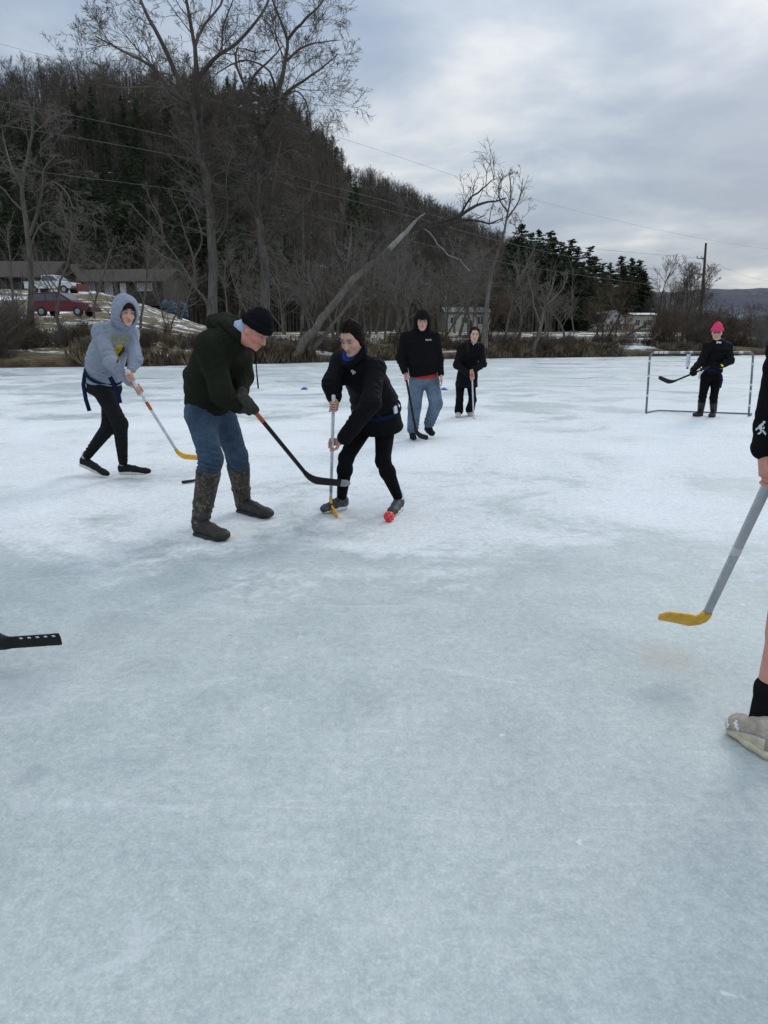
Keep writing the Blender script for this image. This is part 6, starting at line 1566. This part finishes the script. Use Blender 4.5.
# ================================================================== goalkeeper with the pink hat
def goalie():
    hR, tR = G(702, 415.5), G(688, 417.5); hL, tL = G(713.5, 416), G(707.5, 419.6)
    top, heel, toe = P(716, 364, 11.95), P(671, 382.5, 11.62), P(658, 377.3, 11.58)
    ax = nrm(heel - top)
    J = dict(pel=P(711, 373, 12.2), mid=P(713, 362, 12.17), chest=P(717.5, 348, 12.12), neck=P(718, 341, 12.1),
             shR=P(707.5, 346.5, 12.10), shL=P(728, 346.5, 12.12), elR=P(701, 362, 12.05), elL=P(730.5, 361, 12.0), haR=lerp(top, heel, .50), haL=lerp(top, heel, .05),
             hipR=P(706, 378, 12.2), hipL=P(717, 378, 12.2), knR=P(702.5, 397, 12.18), knL=P(713.5, 398, 12.12), anR=ankle(hR, tR), anL=ankle(hL, tL))
    F = Fig((J['pel'][0], J['pel'][1], 0), 'person in a bright pink knit hat and black jacket guarding the goal', J, (-.35, -.93, 0), (-.93, .35, 0), P(717, 332.8, 12.04), (-.42, -.90, -.10), (0, 0, 1), .95, .0085, 1.1, flush=.5)
    F.body((('R', ax, 1), ('L', ax, -1))); s_ = F.side
    S = Solid(); S.econe(P(712, 372, 12.2), J['mid'], (.175, .14), (.165, .135), s_, .05, cap=.2); S.econe(J['mid'], J['chest'], (.165, .135), (.18, .13), s_, .05)
    S.econe(J['chest'], J['neck'], (.17, .12), (.085, .085), s_, .05); S.cone(J['shR'], J['shL'], .062, .062, .05); shoulders(S, J, .072, .062)
    for w in 'RL': S.cone(J['sh' + w], J['el' + w], .068, .062, .04); S.cone(J['el' + w], lerp(J['el' + w], J['wr' + w], .9), .066, .050, .03)
    F.garment('jacket', S, BLACKN, lambda p: .003 * np.sin(p[:, 2] * 6.283 / .075) + .004 * vnoise(p, 9, 2, 2)); JV = F.last
    beanie(F, PINK, 'knit_hat', .011, 1.05, .145, ribs=1, tilt=-.12)
    mb = MB()
    for q in (-1, 1):
        r = [F.H(q * .033 + .022 * math.cos(a), .094, .012 + .016 * math.sin(a)) for a in [6.2832 * i / 12 for i in range(13)]]; mb.tube(r, [.003] * 13, 5)
    mb.tube([F.H(-.012, .098, .014), F.H(.012, .098, .014)], [.003] * 2, 5); mb.build('glasses', BLACKP, F.root, True)
    S = Solid(); S.econe(J['pel'] + (0, 0, .02), J['pel'] + (0, 0, -.06), (.15, .12), (.16, .13), s_, .04)
    for w in 'RL': S.cone(J['hip' + w], J['kn' + w], .090, .066, .05); S.cone(J['kn' + w], lerp(J['kn' + w], J['an' + w], .35), .066, .062, .03)
    F.garment('trousers', S, LEG, folds([(J['knR'], (0, 0, 1), .08, .05, .006), (J['knL'], (0, 0, 1), .08, .05, .006)], .004, 9, 3))
    for w, h_, t_ in (('R', hR, tR), ('L', hL, tL)):
        bt = shoe(F.root, h_, t_, J['an' + w], RUBB, SOLEK, L_=.29, h=.008, kind='boot', w=.050, collar=.12)
        S = Solid(); a = J['an' + w] + (0, 0, -.03); tp = lerp(J['an' + w], J['kn' + w], .72); S.econe(a, tp, (.055, .06), (.068, .072), s_, .03, cap=.15); V, Fc = S.mesh(.008); mk('boot_shaft', V, Fc, RUBB, bt)
    for w, fl in (('R', 1), ('L', -1)):
        S = Solid(); F.hand(S, w, ax, fl, infl=.006); F.garment('glove', S, BLACKF, h=.006)
    S = Solid(); d = nrm(F.J['elL'] - F.J['wrL']); S.econe(F.J['wrL'] + d * .02, F.J['wrL'] + d * .055, (.050, .050), (.051, .051), s_, .005, cap=.2); F.garment('yellow_wristband', S, YELB)
    belt(F, J['pel'] + (0, 0, .06), (0, 0, 1), .178, .145, .02)
    ribbon('belt_tail', [P(719, 369, 12.0), P(722, 380, 12.0), P(720, 388, 12.0)], .022, NAVY, F.root, (0, -1, 0)); ribbon('belt_tail', [P(703.5, 370, 12.0), P(700, 374, 12.0), P(698.5, 379, 12.0)], .014, PRW, F.root, (0, -1, 0))
    print_patch('chest_emblem', JV, P(719.5, 342.5, 11.9), (.93, -.35, 0), (0, 0, 1), F.f, (.075, .03), ['wwww.w', 'ww.www'], {'w': ('chest_emblem', PRW)}, F.root)
    stick('black hockey stick raised sideways by the goalkeeper in the pink hat', top, heel, toe, BLACKP, BLACKP, 'hockey sticks', .038)
goalie()

# ================================================================== player at the right edge: sleeve, hand, bare calf and shoe in view
def player_right():
    tL, hL = G(728.5, 728), G(780, 764)
    f = nrm(tL - hL); s_ = np.array([f[1], -f[0], 0])     # his right
    heel, toe = P(702.5, 623, 2.92), P(659, 613, 2.90); haL = P(773, 473, 2.32); ax = nrm(heel - haL); top = haL - ax * .40
    anL = G(762, 715, .115); pel = np.array([1.92, 2.42, .95]); hR = hL + s_ * .48 - f * .25; tR = hR + nrm(f + s_ * .5) * .29
    shL = np.array([1.68, 2.28, 1.45]); shR = shL + s_ * .40 + (0, 0, .02)
    J = dict(pel=pel, mid=pel + (0, 0, .20) + f * .03, chest=pel + (0, 0, .42) + f * .06, neck=pel + (0, 0, .57) + f * .07,
             shL=shL, shR=shR, elL=P(790, 358, 2.20), elR=shR + (.02, .0, -.28) + s_ * .05, haL=haL, haR=shR + (.02, 0, -.53) + s_ * .07 + f * .10,
             hipL=pel - s_ * .10, hipR=pel + s_ * .10, knL=P(800, 545, 2.30), knR=pel + s_ * .14 + f * .12 + (0, 0, -.45), anL=anL, anR=ankle(hR, tR, z=.115), toeL=tL + (0, 0, .04), toeR=tR + (0, 0, .04))
    F = Fig((pel[0], pel[1], 0), 'player cut off by the right edge, black sleeve, bare calf, black sock and taupe shoe', J, f, s_, J['neck'] + (0, 0, .17) + f * .05, f + np.array([0, 0, -.25]), (0, 0, 1), 1.0, .006, (1.08, .86, .84), flush=.6)
    F.body((('R', None, 1), ('L', ax, -1)))
    S = Solid(); S.econe(pel + (0, 0, -.04), J['mid'], (.185, .145), (.18, .14), s_, .05, cap=.2); S.econe(J['mid'], J['chest'], (.18, .14), (.19, .14), s_, .05); S.econe(J['chest'], J['neck'], (.18, .13), (.09, .09), s_, .05)
    S.cone(shR, shL, .085, .085, .05)
    for w in 'RL': S.cone(J['sh' + w], J['el' + w], .085, .070, .04); S.cone(J['el' + w], lerp(J['el' + w], J['wr' + w], .72), .066, .052, .03); S.cone(lerp(J['el' + w], J['wr' + w], .78), lerp(J['el' + w], J['wr' + w], .97), .044, .042, .012)
    F.garment('sweatshirt', S, BLACKF, folds([(J['elL'], J['wrL'] - J['elL'], .10, .06, .008), (lerp(J['elL'], J['wrL'], .6), J['wrL'] - J['elL'], .07, .05, .006)], .004, 9, 2), h=.005); HV = F.last
    S = Solid(); S.econe(pel + (0, 0, .02), pel + (0, 0, -.08), (.165, .13), (.18, .15), s_, .04)
    for w in 'RL': S.cone(J['hip' + w], lerp(J['hip' + w], J['kn' + w], .85), .105, .100, .05)
    F.garment('shorts', S, CHARP, folds([], .005, 8, 3), h=.008); hair(F, HAIRM, None, None, .05)
    for w in 'RL':
        S = Solid(); c = lerp(J['an' + w], J['kn' + w], .17); S.cone(J['an' + w] + (0, 0, -.04), c, .042, .043, .01); S.cone(c - (0, 0, .012), c, .047, .047, .01)
        F.garment('sock', S, SOCKB, folds([], .002, 20, 3), h=.005)
    for w, h_, t_ in (('L', hL, tL), ('R', hR, tR)):
        sh = shoe(F.root, h_, t_, J['an' + w], SHOET, SOLEC, h=.004, w=.052, lace=SOLEC, hs=1.2, st=1.7)
        V = np.array([v.co[:] for v in sh.data.vertices]) + origin_of(F.root); Fc = np.array([p.vertices[:] for p in sh.data.polygons])
        if w == 'L':
            d = nrm(tL - hL); sd2 = np.cross(d, (0, 0, 1)); 
            print_patch('trim', (V, Fc), hL + d * .19 - sd2 * .05 + (0, 0, .062), d, (0, 0, 1), -sd2 + np.array([0, 0, .5]), (.10, .05), ['...w....w.', '..ww...ww.', '.ww...ww..', 'ww...ww...', 'w....w....'], {'w': ('white_trim', PRW)}, sh, .002)
            print_patch('panel', (V, Fc), hL + d * .115 - sd2 * .05 + (0, 0, .058), d, (0, 0, 1), -sd2 + np.array([0, 0, .35]), (.16, .075), [''.join('c' if (j + .5) / 20 > .10 + .80 * ((i + .5) / 44) ** 1.3 else ('d' if (j + .5) / 20 > .03 + .80 * ((i + .5) / 44) ** 1.3 else '.') for i in range(44)) for j in range(20)], {'c': ('cream_panel', SOLEC), 'd': ('panel_seam', GREYT)}, sh, .003)
    c = lerp(J['elL'], J['wrL'], .66); d = nrm(J['wrL'] - J['elL'])
    rows = ['......ww..', '......ww..', '.....ww...', '....www...', '...www....', '...www.w..', '..wwwwww..', '.ww.ww....', '.w...www..', '.....w.ww.', '....ww..ww', '...ww....w']
    vd = nrm(np.array([-.55, -1, .0]))
    print_patch('sleeve_emblem', HV, P(760.5, 430, 2.22), np.cross(-vd, (0, 0, 1.)) , (0, 0, 1), vd, (.036, .048), rows, {'w': ('sleeve_emblem', PRW)}, F.root, .002)
    stick('grey hockey stick with a yellow blade, held out by the player at the right edge', top, heel, toe, SILV, YELP, 'hockey sticks', .042, label_mat=WHITEP, lp=(.62, .66), sw=.0175, bow=-.02)
player_right()

# ================================================================== player beyond the left edge, of whom only the stick blade shows
def player_left():
    hL, tL = np.array([-2.45, 3.05, 0]), np.array([-2.18, 3.1, 0]); hR, tR = np.array([-2.42, 2.55, 0]), np.array([-2.16, 2.48, 0])
    heel, toe = P(-3, 643, 2.93), P(60.5, 638.5, 2.93); f = np.array([1., 0, 0]); s_ = np.array([0, -1., 0])
    pel = np.array([-2.42, 2.8, .93]); top = np.array([-2.12, 2.78, 1.02]); ax = nrm(heel - top)
    J = dict(pel=pel, mid=pel + (.03, 0, .2), chest=pel + (.10, 0, .42), neck=pel + (.16, 0, .56), shR=pel + (.12, -.19, .49), shL=pel + (.12, .19, .49), elR=pel + (.08, -.26, .22), elL=pel + (.10, .25, .22),
             haR=lerp(top, heel, .22), haL=lerp(top, heel, .03), hipR=pel + (0, -.1, -.04), hipL=pel + (0, .1, -.04), knR=np.array([-2.30, 2.58, .50]), knL=np.array([-2.30, 3.0, .50]), anR=ankle(hR, tR), anL=ankle(hL, tL))
    F = Fig((pel[0], pel[1], 0), 'player just beyond the left edge, in black, reaching a black stick into view', J, f, s_, J['neck'] + (.07, 0, .16), (1, 0, -.3), (.2, 0, 1), 1.0, .010, 1.0)
    F.body((('R', ax, 1), ('L', ax, -1)))
    S = Solid(); S.econe(pel + (0, 0, -.04), J['chest'], (.18, .14), (.19, .14), s_, .05, cap=.2); S.econe(J['chest'], J['neck'], (.18, .13), (.09, .09), s_, .05); S.cone(J['shR'], J['shL'], .068, .068, .05); shoulders(S, J, .085, .072)
    for w in 'RL': S.cone(J['sh' + w], J['el' + w], .085, .070, .04); S.cone(J['el' + w], lerp(J['el' + w], J['wr' + w], .9), .066, .05, .03)
    F.garment('sweatshirt', S, BLACKF, folds([], .006, 9, 2)); hair(F, HAIRB)
    S = Solid(); S.econe(pel, pel + (0, 0, -.08), (.165, .13), (.18, .15), s_, .04)
    for w in 'RL': S.cone(J['hip' + w], J['kn' + w], .10, .078, .05); S.cone(J['kn' + w], lerp(J['kn' + w], J['an' + w], .9), .078, .06, .03)
    F.garment('trousers', S, CHARP, folds([], .005, 8, 3))
    for w, h_, t_ in (('L', hL, tL), ('R', hR, tR)): shoe(F.root, h_, t_, J['an' + w], SHOEK, SOLEW, h=.008)
    # the stick, its blade pierced by five slots
    root = thing('hockey_stick', heel, 'black hockey stick blade with slots along its top, reaching in at the left edge', 'hockey stick', 'hockey sticks')
    sdir = ax; bd = nrm(toe - heel); nd = nrm(np.cross(sdir, bd)); upb = np.cross(nd, bd); upb = upb if upb[2] > 0 else -upb; Lb = np.linalg.norm(toe - heel)
    blade_sweep([top, lerp(top, heel, .5), heel - sdir * .06], [.0155] * 3, [.012] * 3, nd, BLACKP, 'shaft', root)
    S = Solid(); fr = (bd, nd, upb); c = heel + bd * Lb * .5
    S.box(c - upb * .003, (Lb * .5, .006, .032), fr, .006, .01); S.cone(heel - sdir * .09, heel + bd * .02 + upb * .004, .016, .024, .04)
    S.ell(toe - bd * .02, (.022, .006, .027), fr, .004)
    for i in range(5):
        q = toe - bd * (.028 + .0385 * i) + upb * .0165
        S.cone(q - bd * .0055 - nd * .02, q - bd * .0055 + nd * .02, 0.0058, 0.0058, .002, sub=True); S.cone(q + bd * .0055 - nd * .02, q + bd * .0055 + nd * .02, 0.0058, 0.0058, .002, sub=True)
        S.box(q, (.0065, .02, .0058), fr, .001, .002, sub=True)
    V, Fc = S.mesh(.0022); mk('blade', V, Fc, BLACKP, root)
player_left()

# ------------------------------------------------------------------ loose things on the ice
a, b = G(183.5, 484), G(209, 480); a[2] = .02; b[2] = .02; d = nrm(b - a)
stick('short black stick lying on the ice behind the muddy boots', a, b, b + nrm(np.array([.02, 1, 0])) * .22 + (0, 0, .0), BLACKP, BLACKP, 'hockey sticks', .03)
def ball():
    c = G(389, 521.8); r = .044; c = c + (0, 0, r); S = Solid(); S.ell(c, (r, r, r)); dirs = []
    for i in range(26):
        z = 1 - 2 * (i + .5) / 26; a = i * 2.39996; q = math.sqrt(1 - z * z); dirs.append(np.array([q * math.cos(a), q * math.sin(a), z]))
    for d in dirs: S.cone(c + d * r * .8, c + d * r * 1.2, .0066, .0066, .002, sub=True)
    V, Fc = S.mesh(.0022); m = plain('pink_red_plastic', (.78, .055, .06), .45, .12, 20)
    o = mk('hockey_ball', V - 0, Fc, m); tag(o, 'pink red perforated ball on the ice by the woman\'s shoe', 'ball')
ball()
CONEB = plain('blue_plastic', (.02, .07, .38), .5, .1, 10)
for px, py, lab in ((304.5, 389.5, 'small blue disc cone between the two bending players'), (444.3, 390, 'small blue disc cone between the black hoodie man and the girl')):
    c = G(px, py); mb = MB(); prof = [(.105, .0), (.105, .006), (.085, .022), (.058, .045), (.034, .058), (.024, .058), (.024, .050)]
    v = [(c[0] + r * math.cos(a), c[1] + r * math.sin(a), z) for r, z in prof for a in [6.2832 * k / 20 for k in range(20)]]
    f = [(j * 20 + k, j * 20 + (k + 1) % 20, (j + 1) * 20 + (k + 1) % 20, (j + 1) * 20 + k) for j in range(len(prof) - 1) for k in range(20)]
    o = mk('disc_cone', v, f, CONEB); tag(o, lab, 'cone', 'blue disc cones')
def goal():
    PIPE = plain('grey_pipe', (.17, .18, .20), .45, .2, 8, metal=.3); TAPEW = plain('white_tape', (.62, .64, .66), .6, .08, 10)
    fl, fr_ = G(646, 413.6), G(748.5, 416.8); tl = P(650.3, 352.5, fl[1] + .02); tr = P(753.8, 352.3, fr_[1] + .02)
    root = thing('hockey_goal', (fl + fr_) / 2, 'grey pipe hockey goal frame without a net, behind the goalkeeper', 'goal')
    r = .019; ex = nrm(tr - tl)
    mb = MB(); mb.tube([fl + (0, 0, .01), lerp(fl, tl, .5), tl - (0, 0, .10)], [r] * 3, 10); pl = mb.build('post', PIPE, root, True)
    mb = MB(); mb.tube([fr_ + (0, 0, .01), lerp(fr_, tr, .5), tr - (0, 0, .10)], [r] * 3, 10); pr = mb.build('post', PIPE, root, True)
    mb = MB(); arc = lambda c0, c1, c2: [(1 - t) ** 2 * c0 + 2 * t * (1 - t) * c1 + t * t * c2 for t in (0, .2, .4, .6, .8, 1)]
    pts = arc(tl - (0, 0, .10), tl, tl + ex * .10) + arc(tr - ex * .10, tr, tr - (0, 0, .10)); mb.tube(pts, [r] * len(pts), 10); cb = mb.build('crossbar', PIPE, root, True)
    bl, br = G(655, 411.3), G(754, 415.0); bl[2] = br[2] = r
    mb = MB(); pts = [fl + (0, 0, r)] + arc(lerp(fl, bl, .3) + (0, 0, r * .7), bl, bl + ex * .10) + [lerp(bl, br, .5), br - ex * .03, lerp(br, fr_, .8) + (0, 0, .01)]; mb.tube(pts, [.014] * len(pts), 8); mb.build('base_bar', PIPE, root, True)
    for par, A, B_, ts in ((pl, fl, tl, (.30, .62, .86)), (pr, fr_, tr, (.18, .40, .50, .82)), (cb, tl, tr, (.06, .11, .16, .32, .40, .62, .88))):
        for t in ts:
            q = lerp(A, B_, t); dd = nrm(B_ - A); mb = MB(); mb.tube([q - dd * (.02 if par is not cb else .035), q + dd * (.02 if par is not cb else .035)], [r * 1.12] * 2, 10); mb.build('tape_band', TAPEW, par, True)
    m, t, b = new_mat('clear_bottle'); b.inputs['Base Color'].default_value = (.75, .80, .84, 1); b.inputs['Roughness'].default_value = .2; b.inputs['Transmission Weight'].default_value = .35
    c = P(689, 353, 12.55); prof = [(.0, 0), (.034, 0), (.036, -.01), (.036, -.17), (.030, -.20), (.018, -.22), (.018, -.235), (0, -.235)]
    v = [(c[0] + q * math.cos(a), c[1] + q * math.sin(a), c[2] + z - .02) for q, z in prof for a in [6.2832 * k / 16 for k in range(16)]]
    f = [(j * 16 + k, (j + 1) * 16 + k, (j + 1) * 16 + (k + 1) % 16, j * 16 + (k + 1) % 16) for j in range(len(prof) - 1) for k in range(16)]
    br_ = thing('water_bottle', c, 'pale water bottle hanging from the crossbar of the goal', 'bottle'); mk('bottle_body', v, f, m, br_)
    mb = MB(); mb.tube([c + (0, 0, -.25), c + (0, 0, -.278)], [.02, .02], 12); mb.build('cap', BLACKP, br_, True)
    mb = MB(); ring = [c + (0, .022 * math.cos(a), .022 * math.sin(a) - .005) for a in [6.2832 * k / 12 for k in range(13)]]; mb.tube(ring, [.004] * 13, 5); mb.build('hanging_strap', BLACKP, br_, True)
goal()
